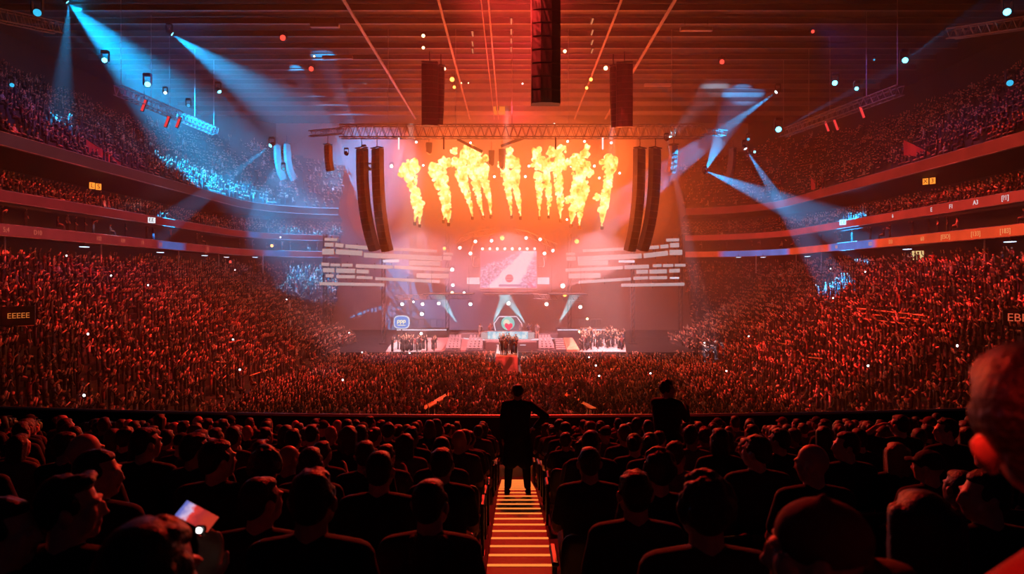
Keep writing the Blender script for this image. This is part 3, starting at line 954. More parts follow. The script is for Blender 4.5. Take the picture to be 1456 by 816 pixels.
# small lamps scattered through the rig and the set
def par_can(label, loc, size, tone, group, look=(0, -1, -.25)):
    t = thing('par_lamp', label, 'stage light', loc, 0, group)
    s = size * .8
    h = MB().lathe([(s*.15, s*.7), (s*.36, s*.55), (s*.42, -s*.1), (s*.42, -s*.3), (s*.38, -s*.3), (s*.36, -s*.2), (s*.01, -s*.2)], n=12).build('can', BLACKMETAL, t)
    h.rotation_euler = aim(look)
    MB().lathe([(s*.36, -s*.22), (s*.25, -s*.32), (s*.01, -s*.36)], n=12).build('lens', LENS[tone], h)
    b = MB()
    b.path([(-s*.46, 0, 0), (-s*.46, 0, s*.7), (s*.46, 0, s*.7), (s*.46, 0, 0)], s * .04, 4).tube((0, 0, s*.7), (0, 0, s*1.05), s*.05, n=5)
    b.build('bracket', STEEL, t)
    return t
PARS = [
    (592, 202, 74, .5, 'white', 'white bulb under the main truss above the first flames'), (807, 201, 74, .5, 'white', 'white bulb under the truss above the middle right flames'),
    (831, 201, 74, .5, 'white', 'white bulb under the truss above the twin flame column'), (869, 203, 74, .5, 'white', 'white bulb under the truss above the last flame'),
    (669, 203, 74.4, .45, 'white', 'white bulb under the truss above the three joined jets'), (557, 236, 75, .7, 'white', 'white lamp on the inner left speaker column'),
    (602, 235, 80, .5, 'white', 'white lamp between the first and second flames, outer side'), (639, 234, 80, .5, 'warm', 'white lamp close beside the second flame'),
    (703, 251, 80, .6, 'white', 'white lamp between the middle flames, left'), (747, 251, 80, .6, 'white', 'white lamp between the middle flames, right'),
    (752, 236, 80, .6, 'white', 'white lamp left of the large right hand flames'), (812, 236, 80, .6, 'white', 'white lamp inside the gap of the right flames'), (845, 236, 80, .6, 'white', 'white lamp just beyond the twin flame column'),
    (852, 253, 80, .55, 'white', 'white lamp below the gap before the last flame'), (881, 246, 80, .5, 'white', 'small white lamp right of the last flame'), (806, 312, 80, .5, 'white', 'white lamp at the foot of the right flames'),
    (714, 338, 84, 1.1, 'orange', 'orange blinder above the video screen'), (820, 343, 84, 1.1, 'orange', 'orange blinder above the right panel wall'), (632, 353, 84, .8, 'orange', 'orange blinder at the end of the left panel wall'),
    (643, 383, 84, .9, 'white', 'white blinder at the middle of the left panel wall end'), (644, 405, 85, .8, 'pale', 'bluish blinder under the left panel wall end'), (643, 416, 85, .8, 'warm', 'warm blinder above the left stage truss'),
    (660, 416, 85, .6, 'white', 'small white blinder over the left stage truss'), (800, 406, 85, 1.1, 'white', 'white blinder under the right panel wall end'), (803, 419, 85, .9, 'orange', 'orange blinder over the right stage truss'),
    (572, 432, 86, .9, 'pale', 'pale blue lamp at the left end of the left stage truss'), (588, 429, 86, .5, 'white', 'small white lamp second along the left stage truss'), (601, 432, 86, .8, 'white', 'white lamp third along the left stage truss'),
    (624, 431, 86, .8, 'white', 'white lamp at the middle of the left stage truss'), (669, 432, 86, .9, 'pale', 'pale lamp at the right end of the left stage truss'), (723, 431, 86, .9, 'white', 'white lamp hung over the stage centre'),
    (777, 432, 86, .9, 'white', 'white lamp at the left end of the right stage truss'), (825, 436, 86, .9, 'white', 'white lamp at the right end of the right stage truss'),
    (600, 446, 86, 1.0, 'pale', 'white flood over the blue oval sign'), (599, 474, 82, .7, 'white', 'white follow light on the left ramp'), (824, 471, 82, .7, 'warm', 'warm lamp at the right ramp'), (835, 453, 84, .6, 'warm', 'small warm lamp right of the stage'),
    (403, 54, 70, 1.2, 'red', 'round pink lamp under the roof, upper left of two'), (443, 98, 70, 1.0, 'red', 'round pink lamp under the roof, lower left of two'), (1026, 88, 70, 1.0, 'red', 'round pink lamp under the roof at right'), (1155, 45, 66, .7, 'red', 'flat red lamp under the roof, far right'),
    (447, 80, 74, .4, 'warm', 'tiny amber lamp near the lower pink roof lamp'), (602, 51, 68, .7, 'warm', 'amber work lamp over the left speaker hang, upper'), (602, 68, 68, .6, 'warm', 'amber work lamp over the left speaker hang, lower'),
    (632, 98, 64, .6, 'warm', 'amber lamp beside the left speaker hang'), (643, 113, 66, .9, 'orange', 'amber flood right of the left speaker hang'), (646, 124, 66, .6, 'orange', 'small amber flood right of the left speaker hang'),
    (861, 97, 64, .8, 'warm', 'amber lamp beside the right speaker hang'), (840, 113, 66, .7, 'orange', 'amber flood left of the right speaker hang'), (834, 125, 66, .6, 'orange', 'small amber flood left of the right speaker hang'), (803, 73, 60, .6, 'warm', 'white tally lamp beside the huge centre speaker column'),
    (743, 119, 90, .4, 'white', 'tiny white lamp left of the huge speaker column foot'), (656, 118, 90, .35, 'warm', 'tiny lamp on the far wall, left'), (666, 118, 90, .35, 'warm', 'tiny lamp on the far wall, second from left'), (788, 176, 90, .4, 'white', 'tiny white lamp over the main truss centre'),
    (328, 372, 86, .7, 'red', 'red lamp under the left concourse'), (387, 349, 100, .9, 'orange', 'orange lamp in the left box level'), (399, 337, 100, .4, 'white', 'tiny white lamp in the left box level'),
]
for px, py, d, sz, tone, lab in PARS:
    par_can(lab, P(px, py, d), sz * .85, tone, 'lamps on the rig and the set')
# red bars clipped under the slanting trusses
for i, (px, py, d, lab) in enumerate(((238, 173, 72, 'red light bar under the left slanting truss, nearer'), (254, 174, 75, 'red light bar under the left slanting truss, farther'), (205, 150, 68, 'red lamp bar near the near end of the left truss'), (1225, 160, 69, 'red light bar under the right slanting truss, nearer'), (1188, 178, 74, 'red light bar under the right slanting truss, farther'), (1175, 180, 77, 'small red bar under the right slanting truss'))):
    t = thing('light_bar', lab, 'stage light', P(px, py, d), 0, 'red bars under the trusses')
    b = MB().bbox((0, 0, 0), (.32, .22, 1.3), .03).build('housing', BLACKMETAL, t)
    f = MB().bbox((0, -.115, 0), (.26, .02, 1.2), .008).build('led_face', glow('bar red', (1, .05, .05), 1.0), t)
    for o in (b, f): o.rotation_euler = (0, .35 if px < 700 else -.35, 0)
    MB().tube((0, 0, .5), (0, 0, 1.5), .03, n=5).build('hanger', STEEL, t)
# white tubes hanging under the main truss
for px, lab in ((567, 'white glowing tube hung under the truss at left'), (631, 'dim tube hung under the truss left of centre'), (857, 'white glowing tube hung under the truss at right'), (790, 'dim tube hung under the truss right of centre')):
    t = thing('light_tube', lab, 'stage light', P(px, 204, 74), 0, 'tubes under the main truss')
    MB().tube((0, 0, -.65), (0, 0, .65), .09, n=8).build('tube', glow('tube white', (1, .85, .85), 1.3) if 'white' in lab else STEEL, t)
    MB().tube((0, 0, .65), (0, 0, .9), .03, n=5).build('clamp', STEEL, t)

# ================================================================== flames
def flame_material():
    m = bpy.data.materials.new('fire'); m.use_nodes = True
    nt = m.node_tree; nt.nodes.clear(); N = nt.nodes.new; L = nt.links.new
    tc = N('ShaderNodeTexCoord')
    nz = N('ShaderNodeTexNoise'); nz.inputs['Scale'].default_value = 1.1; nz.inputs['Detail'].default_value = 5; nz.inputs['Roughness'].default_value = .65
    L(tc.outputs['Object'], nz.inputs['Vector'])
    cr = N('ShaderNodeValToRGB'); e = cr.color_ramp.elements
    e[0].position = .30; e[0].color = (1.0, .30, .02, 1)
    e[1].position = .62; e[1].color = (1.0, .86, .46, 1)
    k = e.new(.40); k.color = (1.0, .55, .07, 1)
    k = e.new(.50); k.color = (1.0, .72, .20, 1)
    L(nz.outputs['Fac'], cr.inputs[0])
    mr = N('ShaderNodeMapRange'); mr.inputs[1].default_value = .32; mr.inputs[2].default_value = .7; mr.inputs[3].default_value = 1.1; mr.inputs[4].default_value = 3.0
    L(nz.outputs['Fac'], mr.inputs[0])
    em = N('ShaderNodeEmission'); L(cr.outputs[0], em.inputs[0]); L(mr.outputs[0], em.inputs[1])
    o = N('ShaderNodeOutputMaterial'); L(em.outputs[0], o.inputs[0])
    m.cycles.emission_sampling = 'NONE'
    return m
FIRE = flame_material()
def puff_mesh(puffs, seed):
    """billowing surface: spheres pushed about by noise"""
    mb = MB()
    for i, (c, r) in enumerate(puffs):
        k = len(mb.v)
        mb.ell(c, r, 9, 7)
        for j in range(k, len(mb.v)):
            v = Vector(mb.v[j]); dr = (v - Vector(c))
            nn = noise.noise(v * (.9 / max(r, .2)) + Vector((seed, 0, 0))) * .45 + noise.noise(v * 4.1 + Vector((0, seed, 0))) * .25
            mb.v[j] = tuple(v + dr * nn)
    return mb
def flame(label, jets, heads_, d, seed):
    """jets: lists of pixel points from nozzle up with radii in pixels; heads_: extra billows"""
    s = d / F
    b = jets[0][0]
    base = P(b[0], b[1], d)
    t = thing('flame_jet', label, 'flame', base, 0, 'jets of fire above the stage')
    rr = random.Random(seed)
    puffs = []
    for jet in jets:
        for (x0, y0, r0), (x1, y1, r1) in zip(jet, jet[1:]):
            L = math.hypot(x1 - x0, y1 - y0)
            n = max(3, int(L / (.30 * (r0 + r1) / 2 + .35)))
            for i in range(n):
                u = i / n
                r = r0 + (r1 - r0) * u
                q = P(x0 + (x1 - x0) * u + rr.uniform(-.5, .5) * r, y0 + (y1 - y0) * u, d + rr.uniform(-.5, .5) * r * s) - base
                puffs.append((tuple(q), r * s * rr.uniform(.5, .95)))
                if r > 2.5:
                    for _ in range(3):
                        a_ = rr.uniform(0, 2 * PI)
                        q = P(x0 + (x1 - x0) * u + r * 1.02 * math.cos(a_), y0 + (y1 - y0) * u + r * .7 * math.sin(a_), d + rr.uniform(-.6, .6) * r * s) - base
                        puffs.append((tuple(q), r * s * rr.uniform(.16, .36)))
    for x, y, r in heads_:
        for i in range(34):
            a, q_ = rr.uniform(0, 2 * PI), rr.random() ** .6 * .95 * r
            q = P(x + q_ * math.cos(a), y + q_ * math.sin(a), d + rr.uniform(-.6, .6) * r * s) - base
            puffs.append((tuple(q), r * s * rr.uniform(.14, .46)))
    puff_mesh(puffs, seed * 3.7).build('fire', FIRE, t, smooth=True)
    for jet in jets:
        q = P(jet[0][0], jet[0][1] + 3, d) - base
        MB().bbox(q, (.35, .35, .4), .04).build('nozzle', DARK, t)
    return t
FD = 79
flame('leftmost jet of fire, alone with a round cloud on top', [[(597, 318, 1.2), (596, 300, 4), (592, 280, 7), (585, 262, 6.5), (583, 248, 9)], [(590, 315, 1), (592, 300, 3), (589, 285, 5)]], [(582, 238, 13), (576, 246, 8), (597, 291, 6)], FD, 1)
flame('second jet of fire from the left, leaning away to the left', [[(638, 316, 1.2), (636, 298, 5), (632, 278, 7), (627, 258, 9), (622, 242, 10)], [(631, 312, 1), (632, 296, 4)]], [(621, 246, 12), (633, 230, 8), (615, 236, 5), (628, 262, 9)], FD, 2)
flame('three joined jets of fire under one cloud, left of centre', [[(672, 307, 1), (667, 285, 3.5), (660, 262, 6), (655, 244, 8)], [(687, 306, 1), (681, 284, 3.5), (676, 258, 6), (672, 240, 8)], [(698, 305, 1), (696, 284, 3), (690, 262, 5), (684, 240, 8)]], [(664, 228, 15), (680, 226, 13), (648, 232, 7), (646, 215, 5), (666, 213, 8), (686, 240, 9)], FD, 3)
flame('two slim jets of fire at the centre', [[(727, 306, 1), (725, 285, 3), (721, 262, 5), (717, 240, 6)], [(740, 307, 1), (737, 285, 3.5), (733, 262, 5), (732, 240, 7)]], [(724, 231, 10), (732, 232, 8), (724, 214, 5), (713, 234, 5)], FD, 4)
flame('three jets of fire under a broad cloud, right of centre', [[(767, 307, .9), (767, 285, 3), (767, 265, 5), (766, 246, 6)], [(780, 306, .9), (781, 280, 4), (778, 260, 4.5), (777, 244, 5)], [(797, 311, 1), (797, 288, 4), (795, 265, 5.5), (793, 244, 6)]], [(766, 232, 10), (763, 216, 8), (780, 236, 9), (785, 216, 7), (797, 214, 8), (800, 231, 9), (792, 236, 8)], FD, 5)
flame('pair of jets of fire rising into a tall plume', [[(812, 318, 1.2), (815, 300, 5), (819, 284, 7), (822, 262, 8), (825, 244, 10)], [(824, 320, 1), (825, 300, 4), (828, 280, 6), (830, 258, 8)]], [(828, 240, 13), (820, 232, 10), (832, 219, 6), (835, 209, 4), (838, 245, 6), (808, 284, 5), (819, 225, 7)], FD, 6)
flame('rightmost jet of fire, slim with a puff to the side', [[(856, 321, 1), (857, 303, 4.5), (858, 288, 7), (863, 270, 5.5), (865, 250, 6), (866, 238, 8)]], [(866, 232, 11), (849, 280, 5), (872, 228, 6)], FD, 7)
# ================================================================== the stage set
# pale horizontal panels in staggered rows, a wall of them on each side of the screen
PANEL = glow('pale panel', (.86, .70, .74), .62)
PANELW = glow('white panel', (.82, .84, 1.0), 1.1)
def panels(rects, ox, oy, sc, side, d0):
    rows = {}
    for (x0, y0, x1, y1, h) in rects:
        a = P(ox + x0 / sc, oy + (y0 + h / 2) / sc, d0); b = P(ox + x1 / sc, oy + (y1 + h / 2) / sc, d0)
        L = (b - a).length; hh = h / sc / F * d0
        c = (a + b) / 2
        t = thing('led_strip', '', 'LED panel', c, 0, 'pale panels beside the screen')
        white = h < 30 and (y0 in (325, 328, 487))
        hs = MB().bbox((0, .14, 0), (L, .22, hh), .03).build('casing', mat('panel casing', (.5, .44, .46), .5), t)
        fc = MB().bbox((0, .02, 0), (L - .06, .05, hh - .05), .015).build('lit_face', PANELW if white else PANEL, t)
        bk = MB().box((0, .35, 0), (.08, .25, hh + .5)).build('bracket', STEEL, t)
        ang = -math.atan2(b.z - a.z, b.x - a.x)
        for o in (hs, fc): o.rotation_euler = (0, ang, 0)
        rows.setdefault(round((y0 - (x0 * (-.02 if side == 'right' else .02))) / 42), []).append((x0, t, L, white))
    order = ('topmost', 'second', 'third', 'fourth', 'fifth', 'sixth', 'seventh', 'eighth', 'ninth', 'tenth', 'eleventh')
    cnt = ('first', 'second', 'third', 'fourth', 'fifth', 'sixth')
    for i, r in enumerate(sorted(rows)):
        for j, (x0, t, L, white) in enumerate(sorted(rows[r], key=lambda q: q[0])):
            ln = 'long' if L > 5.5 else 'short' if L < 2.2 else 'medium'
            cl = 'bluish white' if white else 'pale pink'
            t['label'] = f'{ln} {cl} panel, {cnt[j]} from left in the {order[i]} row, {side} panel wall'
LEFT = [(140,118,262,122,30),(140,163,228,165,40),(240,165,322,175,40),(335,178,550,195,38),(570,200,1200,232,28),(1258,255,1350,262,25),
 (118,220,232,222,58),(245,225,498,240,50),(510,258,1245,290,48),(1255,290,1335,293,40),(935,333,1232,340,45),(690,325,845,322,28),
 (110,352,185,355,32),(195,360,288,362,28),(300,360,405,362,32),(435,365,785,378,36),(795,378,1345,405,34),
 (125,402,235,405,42),(250,405,430,410,45),(440,415,560,420,38),(1005,452,1310,458,45),
 (150,460,225,462,32),(250,468,430,470,33),(440,475,592,482,30),(618,488,1225,518,30),(92,535,705,545,32)]
RIGHT = [(1040,125,1165,122,32),(870,195,975,188,35),(985,185,1065,178,38),(1075,168,1165,165,45),(255,228,870,200,28),(98,260,185,258,25),
 (100,298,192,298,38),(205,295,812,265,48),(828,265,1060,238,48),(1070,232,1195,230,52),(210,338,495,332,45),(592,328,745,330,25),
 (92,408,635,385,32),(648,378,880,370,38),(915,368,1000,365,30),(1010,366,1110,364,30),(1120,363,1225,362,30),
 (760,420,872,418,40),(882,418,1050,413,42),(1068,412,1172,408,38),(122,455,425,450,48),
 (218,522,710,492,30),(732,485,872,480,32),(882,480,1052,478,32),(1075,487,1165,487,20),(618,550,1215,540,32)]
panels(LEFT, 440, 320, 6.618, 'left', 88)
panels(RIGHT, 790, 320, 6.618, 'right', 88)
# masts that carry the panel walls
for px, lab in ((462, 'outer mast behind the left panel wall'), (545, 'middle mast behind the left panel wall'), (636, 'inner mast behind the left panel wall'), (810, 'inner mast behind the right panel wall'), (900, 'middle mast behind the right panel wall'), (968, 'outer mast behind the right panel wall')):
    x = P(px, 400, 88.6).x
    t = thing('mast', lab, 'mast', (x, 88.7, 0), 0, 'masts behind the panel walls')
    MB().bbox((0, 0, .1), (1.0, 1.0, .2), .03).build('base_plate', STEEL, t)
    ch, br = lattice((0, 0, .2), (0, .01, 14.6), .5, .5, 16)
    b2 = MB()
    for sx in (-.2, .2):
        for sy in (-.2, .2): b2.tube((sx, sy, .2), (sx, sy, 14.6), .04, n=4)
    for k in range(18):
        z0, z1 = .2 + k * .8, .2 + (k + 1) * .8
        b2.tube((-.2, -.2, z0), (.2, -.2, z1), .025, n=3).tube((-.2, .2, z0), (.2, .2, z1), .025, n=3)
    b2.build('lattice', STEEL, t)

# ---- big video screen
def screen_material():
    """relayed picture of a crowd: pale blue people, a white diagonal lane, a red emblem, a dark caption bar"""
    m = bpy.data.materials.new('video picture'); m.use_nodes = True
    nt = m.node_tree; nt.nodes.clear(); N = nt.nodes.new; L = nt.links.new
    def math_(op, a, b=None, c=None):
        n = N('ShaderNodeMath'); n.operation = op
        for i, v in enumerate((a, b, c)):
            if v is None: continue
            if isinstance(v, (int, float)): n.inputs[i].default_value = v
            else: L(v, n.inputs[i])
        return n.outputs[0]
    def mix(f, a, b):
        n = N('ShaderNodeMix'); n.data_type = 'RGBA'
        L(f, n.inputs[0])
        for i, v in ((6, a), (7, b)):
            if isinstance(v, tuple): n.inputs[i].default_value = (*v, 1)
            else: L(v, n.inputs[i])
        return n.outputs[2]
    def step(v, lo, hi):
        n = N('ShaderNodeMapRange'); n.clamp = True
        n.inputs[1].default_value = lo; n.inputs[2].default_value = hi
        L(v, n.inputs[0]); return n.outputs[0]
    uv = N('ShaderNodeUVMap'); uv.uv_map = 'UVMap'
    sp = N('ShaderNodeSeparateXYZ'); L(uv.outputs[0], sp.inputs[0])
    u, v = sp.outputs[0], sp.outputs[1]
    vo = N('ShaderNodeTexVoronoi'); vo.inputs['Scale'].default_value = 34; L(uv.outputs[0], vo.inputs['Vector'])
    bw = N('ShaderNodeSeparateColor'); L(vo.outputs['Color'], bw.inputs[0])
    people = mix(bw.outputs[0], (.05, .03, .16), (.62, .64, .98))
    nz = N('ShaderNodeTexNoise'); nz.inputs['Scale'].default_value = 3.0; L(uv.outputs[0], nz.inputs['Vector'])
    wob = math_('MULTIPLY_ADD', nz.outputs['Fac'], .16, -.08)
    # pink haze in the top left corner above the stand
    d1 = math_('ADD', math_('SUBTRACT', v, math_('MULTIPLY_ADD', u, .62, .52)), wob)
    c = mix(step(d1, .0, .08), people, (.36, .10, .22))
    # the lane: from the lower left rising to the top right
    cu = math_('ADD', math_('MULTIPLY_ADD', v, .48, .40), wob)
    wl = math_('MULTIPLY_ADD', v, -.16, .30)
    lane = math_('SUBTRACT', wl, math_('ABSOLUTE', math_('SUBTRACT', u, cu)))
    c = mix(step(lane, .0, .05), c, (.66, .74, .92))
    # emblem
    du = math_('MULTIPLY', math_('SUBTRACT', u, .515), 7.4 * 1.0); dv = math_('MULTIPLY', math_('SUBTRACT', v, .255), 4.8)
    rr = math_('SQRT', math_('ADD', math_('MULTIPLY', du, du), math_('MULTIPLY', dv, dv)))
    bars = N('ShaderNodeTexVoronoi'); bars.inputs['Scale'].default_value = 26; L(uv.outputs[0], bars.inputs['Vector'])
    emb = mix(step(math_('ABSOLUTE', math_('SUBTRACT', math_('ABSOLUTE', dv), .17)), .04, .02), (.80, .0, .07), (.80, .45, .60))
    c = mix(step(rr, .56, .50), c, emb)
    # red corners at the bottom
    for cx, w_ in ((.10, .10), (.87, .13)):
        q = math_('MULTIPLY', step(math_('ABSOLUTE', math_('SUBTRACT', u, cx)), w_, w_ - .03), step(v, .22, .12))
        c = mix(math_('MULTIPLY', q, step(nz.outputs['Fac'], .42, .55)), c, (.70, .04, .25))
    # caption bar
    bar = math_('MULTIPLY', step(math_('ABSOLUTE', math_('SUBTRACT', u, .53)), .205, .20), step(math_('ABSOLUTE', math_('SUBTRACT', v, .06)), .035, .03))
    c = mix(bar, c, (.13, .10, .28))
    e = N('ShaderNodeEmission'); L(c, e.inputs[0]); e.inputs[1].default_value = 1.3
    o = N('ShaderNodeOutputMaterial'); L(e.outputs[0], o.inputs[0])
    m.cycles.emission_sampling = 'NONE'
    return m
SD = 87.0
sc0, sc1 = P(683, 409, SD), P(763, 357, SD)
sw, sh = sc1.x - sc0.x, sc1.z - sc0.z
vs = thing('video_screen', 'large bright video screen hung above the middle of the stage', 'screen', ((sc0.x + sc1.x) / 2, SD, sc0.z))
MB().bbox((0, .22, sh / 2), (sw + .16, .34, sh + .16), .04).build('casing', mat('screen casing', (.35, .3, .34), .4), vs)
me = bpy.data.meshes.new('picture')
me.from_pydata([(-sw/2, .03, 0), (sw/2, .03, 0), (sw/2, .03, sh), (-sw/2, .03, sh)], [], [(0, 1, 2, 3)])
ul = me.uv_layers.new(name='UVMap')
for i, q in enumerate(((0, 0), (1, 0), (1, 1), (0, 1))): ul.data[i].uv = q
me.materials.append(screen_material())
child('picture', me, vs)
for s in (-1, 1):
    MB().path([(s * sw / 2, .2, sh * .82), (s * (sw / 2 + .9), .2, sh * .84), (s * (sw / 2 + 1.05), .2, sh * .62), (s * (sw / 2 + .9), .2, sh * .56), (s * sw / 2, .2, sh * .58)], .09, 6).build('bracket', TRUSS, vs)
MB().bbox((0, .1, -.22), (sw + .1, .3, .16), .03).build('lower_lip', STEEL, vs)
for px0, px1, lab in ((663, 683, 'small pale side screen left of the video screen'), (763.5, 782, 'small pale side screen right of the video screen')):
    a, b = P(px0, 404.5, SD), P(px1, 394, SD)
    t = thing('side_screen', lab, 'screen', ((a.x + b.x) / 2, SD, a.z), 0, 'side screens')
    MB().bbox((0, .16, (b.z - a.z) / 2), (b.x - a.x - .05, .26, b.z - a.z), .03).build('casing', STEEL, t)
    MB().bbox((0, .02, (b.z - a.z) / 2), (b.x - a.x - .14, .03, b.z - a.z - .08), .01).build('lit_face', PANELW, t)
for k in range(8):
    px = 686 + k * 10.6
    par_can('small lamp on top of the video screen, ' + ('first', 'second', 'third', 'fourth', 'fifth', 'sixth', 'seventh', 'eighth')[k] + ' from left', P(px, 353.5, SD + .2), .55, 'pale' if k % 2 else 'white', 'lamps on top of the video screen')

# ---- broken ring of truss around the screen with lamps
def arc_truss(label, pts, d):
    c = P(*pts[0], d)
    t = thing('ring_truss', label, 'truss', c, 0, 'ring of truss around the screen')
    mb = MB(); br = MB()
    q = [P(x, y, d) - c for x, y in pts]
    for o in (Vector((0, -.35, .35)), Vector((0, .35, .35)), Vector((0, 0, -.35))):
        mb.path([p + o for p in q], .07, 5)
    for a, b in zip(q, q[1:]):
        n = max(2, int((b - a).length / .7))
        for i in range(n):
            u, w_ = a.lerp(b, i / n), a.lerp(b, (i + 1) / n)
            br.tube(u + Vector((0, -.35, .35)), w_ + Vector((0, 0, -.35)), .035, n=3).tube(u + Vector((0, .35, .35)), w_ + Vector((0, 0, -.35)), .035, n=3)
    mb.build('chord', TRUSS, t); br.build('bracing', TRUSS, t)
arc_truss('left arm of the truss ring above the video screen', [(648, 351), (656, 341), (672, 334), (703, 329)], 85)
arc_truss('left upright of the truss ring beside the video screen', [(674, 337), (671, 350), (670, 366)], 85.6)
arc_truss('right arm of the truss ring above the video screen', [(732, 330), (750, 333), (770, 342), (792, 351)], 85)
arc_truss('right upright of the truss ring beside the video screen', [(772, 337), (777, 350), (776, 366)], 85.6)
for px, py, tone, lab in ((654, 350, 'white', 'lamp at the outer end of the left ring arm'), (676, 341, 'white', 'lamp on the left ring arm near the upright'), (699, 340, 'pale', 'lamp at the inner end of the left ring arm'), (669, 358, 'white', 'lamp on the left ring upright'),
        (748, 336, 'pale', 'lamp at the inner end of the right ring arm'), (768, 338, 'white', 'bright lamp on the right ring arm'), (774, 358, 'white', 'lamp on the right ring upright'), (786, 354, 'pale', 'lamp at the outer end of the right ring arm')):
    par_can(lab, P(px, py + 2, 84.4), .7, tone, 'lamps on the truss ring')

# dark boards added over the low trusses to stop the upward beams
for px0, px1, lab in ((606, 673, 'dark board added on the left stage truss to block light beams'), (688, 757, 'dark board added under the video screen to block light beams'), (780, 832, 'dark board added on the right stage truss to block light beams')):
    a, b = P(px0, 417.5, 85), P(px1, 417.5, 85)
    t = thing('beam_block_board', lab, 'added beam blocker', ((a.x + b.x) / 2, 85, a.z), 0, 'added beam blockers over the stage')
    MB().bbox((0, 0, 0), (b.x - a.x, 6.4, .14), .03).build('board', DARK, t)
    for s in (-1, 1):
        MB().tube((s * (b.x - a.x) * .4, .8, .05), (s * (b.x - a.x) * .4, .8, 3.4), .025, n=4).build('hanger', STEEL, t)
# ---- decks
DECK = mat('stage deck', (.10, .08, .09), .45, var=.2, scale=2)
WHITEDECK = mat('white stage floor', (.75, .70, .72), .4)
sd = thing('stage_deck', 'raised curved centre stage with lit white edges', 'stage', (P(722, 500, 82).x, 84, 0))
SX = sd.location.x
def arcp(r0, r1, a, n=18, cy=0.0):
    out = []
    for i in range(n + 1):
        t = -a + 2 * a * i / n
        out.append((math.sin(t) * r0, cy - math.cos(t) * r0))
    return out
poly = arcp(7.2, 0, .95, 18, 5.2) + [(6.2, 8), (-6.2, 8)]
MB().prism(poly, 1.05, 'Z', 0.0).build('podium', DECK, sd)
poly2 = [(x * 1.03, y - .12) for x, y in arcp(7.2, 0, .95, 18, 5.2)] + [(6.3, 8), (-6.3, 8)]
MB().prism(poly2, .16, 'Z', 1.05).build('deck_plate', WHITEDECK, sd)
ed = MB()
aa = arcp(7.42, 0, .95, 24, 5.1)
for i, (a, b) in enumerate(zip(aa, aa[1:])):
    if 7 <= i <= 16: continue
    ed.tube((a[0], a[1], 1.18), (b[0], b[1], 1.18), .07, n=5)
ed.build('lit_edge', PANELW, sd)
MB().bbox((0, 2.4, 1.5), (12.6, 4.5, .6), .05).build('band_riser', DECK, sd)
# booth with a teal LED front
bo = thing('booth', 'teal lit stage booth with a glowing screen front', 'stage booth', (SX, 82.6, 1.21))
TEALF = bpy.data.materials.new('teal front'); TEALF.use_nodes = True
nt = TEALF.node_tree; nt.nodes.clear()
tc = nt.nodes.new('ShaderNodeTexCoord'); nz = nt.nodes.new('ShaderNodeTexNoise'); nz.inputs['Scale'].default_value = 1.6; nz.inputs['Detail'].default_value = 4
nt.links.new(tc.outputs['Object'], nz.inputs['Vector'])
cr = nt.nodes.new('ShaderNodeValToRGB'); e = cr.color_ramp.elements
e[0].position = .38; e[0].color = (.10, .55, .75, 1); e[1].position = .62; e[1].color = (.75, .95, 1.0, 1)
nt.links.new(nz.outputs['Fac'], cr.inputs[0])
em = nt.nodes.new('ShaderNodeEmission'); em.inputs[1].default_value = 1.1; nt.links.new(cr.outputs[0], em.inputs[0])
o = nt.nodes.new('ShaderNodeOutputMaterial'); nt.links.new(em.outputs[0], o.inputs[0]); TEALF.cycles.emission_sampling = 'NONE'
MB().bbox((0, .35, .5), (6.2, .7, 1.0), .05).build('counter', DECK, bo)
MB().bbox((0, -.02, .5), (5.0, .05, .92), .015).build('led_front', TEALF, bo)
for s in (-1, 1): MB().bbox((s * 2.9, -.02, .45), (.75, .05, .8), .015).build('side_front', PANEL, bo)
# backdrop board with the teal emblem, and the red heart in front of it
bd = thing('emblem_board', 'six sided backdrop board with a teal disc behind the performers', 'backdrop', (SX, 84.6, 1.8))
hexa = [(-1.5, 0), (1.5, 0), (1.75, 1.2), (1.1, 2.1), (-1.1, 2.1), (-1.75, 1.2)]
MB().prism(hexa, .2, 'Y', 0).build('board', mat('board blue', (.04, .10, .16), .4), bd)
fr = MB()
for a, b in zip(hexa, hexa[1:] + hexa[:1]): fr.tube((a[0], -.03, a[1]), (b[0], -.03, b[1]), .07, n=5)
fr.build('lit_frame', PANELW, bd)
MB().lathe([(.82, -.03), (.86, 0), (.82, .03)], (0, -.08, 1.25), 20, Matrix.Rotation(PI/2, 3, 'X')).build('disc', glow('teal disc', (.12, .75, .70), 1.0), bd)
MB().lathe([(.40, -.03), (.42, 0), (.40, .03)], (-.18, -.12, 1.35), 14, Matrix.Rotation(PI/2, 3, 'X')).build('inner_disc', glow('pale disc', (.75, .95, .75), 1.0), bd)
hp = [(0, -.5), (.5, .05), (.48, .35), (.25, .48), (0, .3), (-.25, .48), (-.48, .35), (-.5, .05)]
hh = thing('heart_sign', 'small glowing red heart on the booth', 'sign', (SX + .1, 82.5, 2.75))
MB().prism(hp, .12, 'Y', -.06).build('heart', glow('heart red', (.9, .03, .12), 1.2), hh)
MB().box((0, .1, -.4), (.1, .06, .5)).build('stand', STEEL, hh)

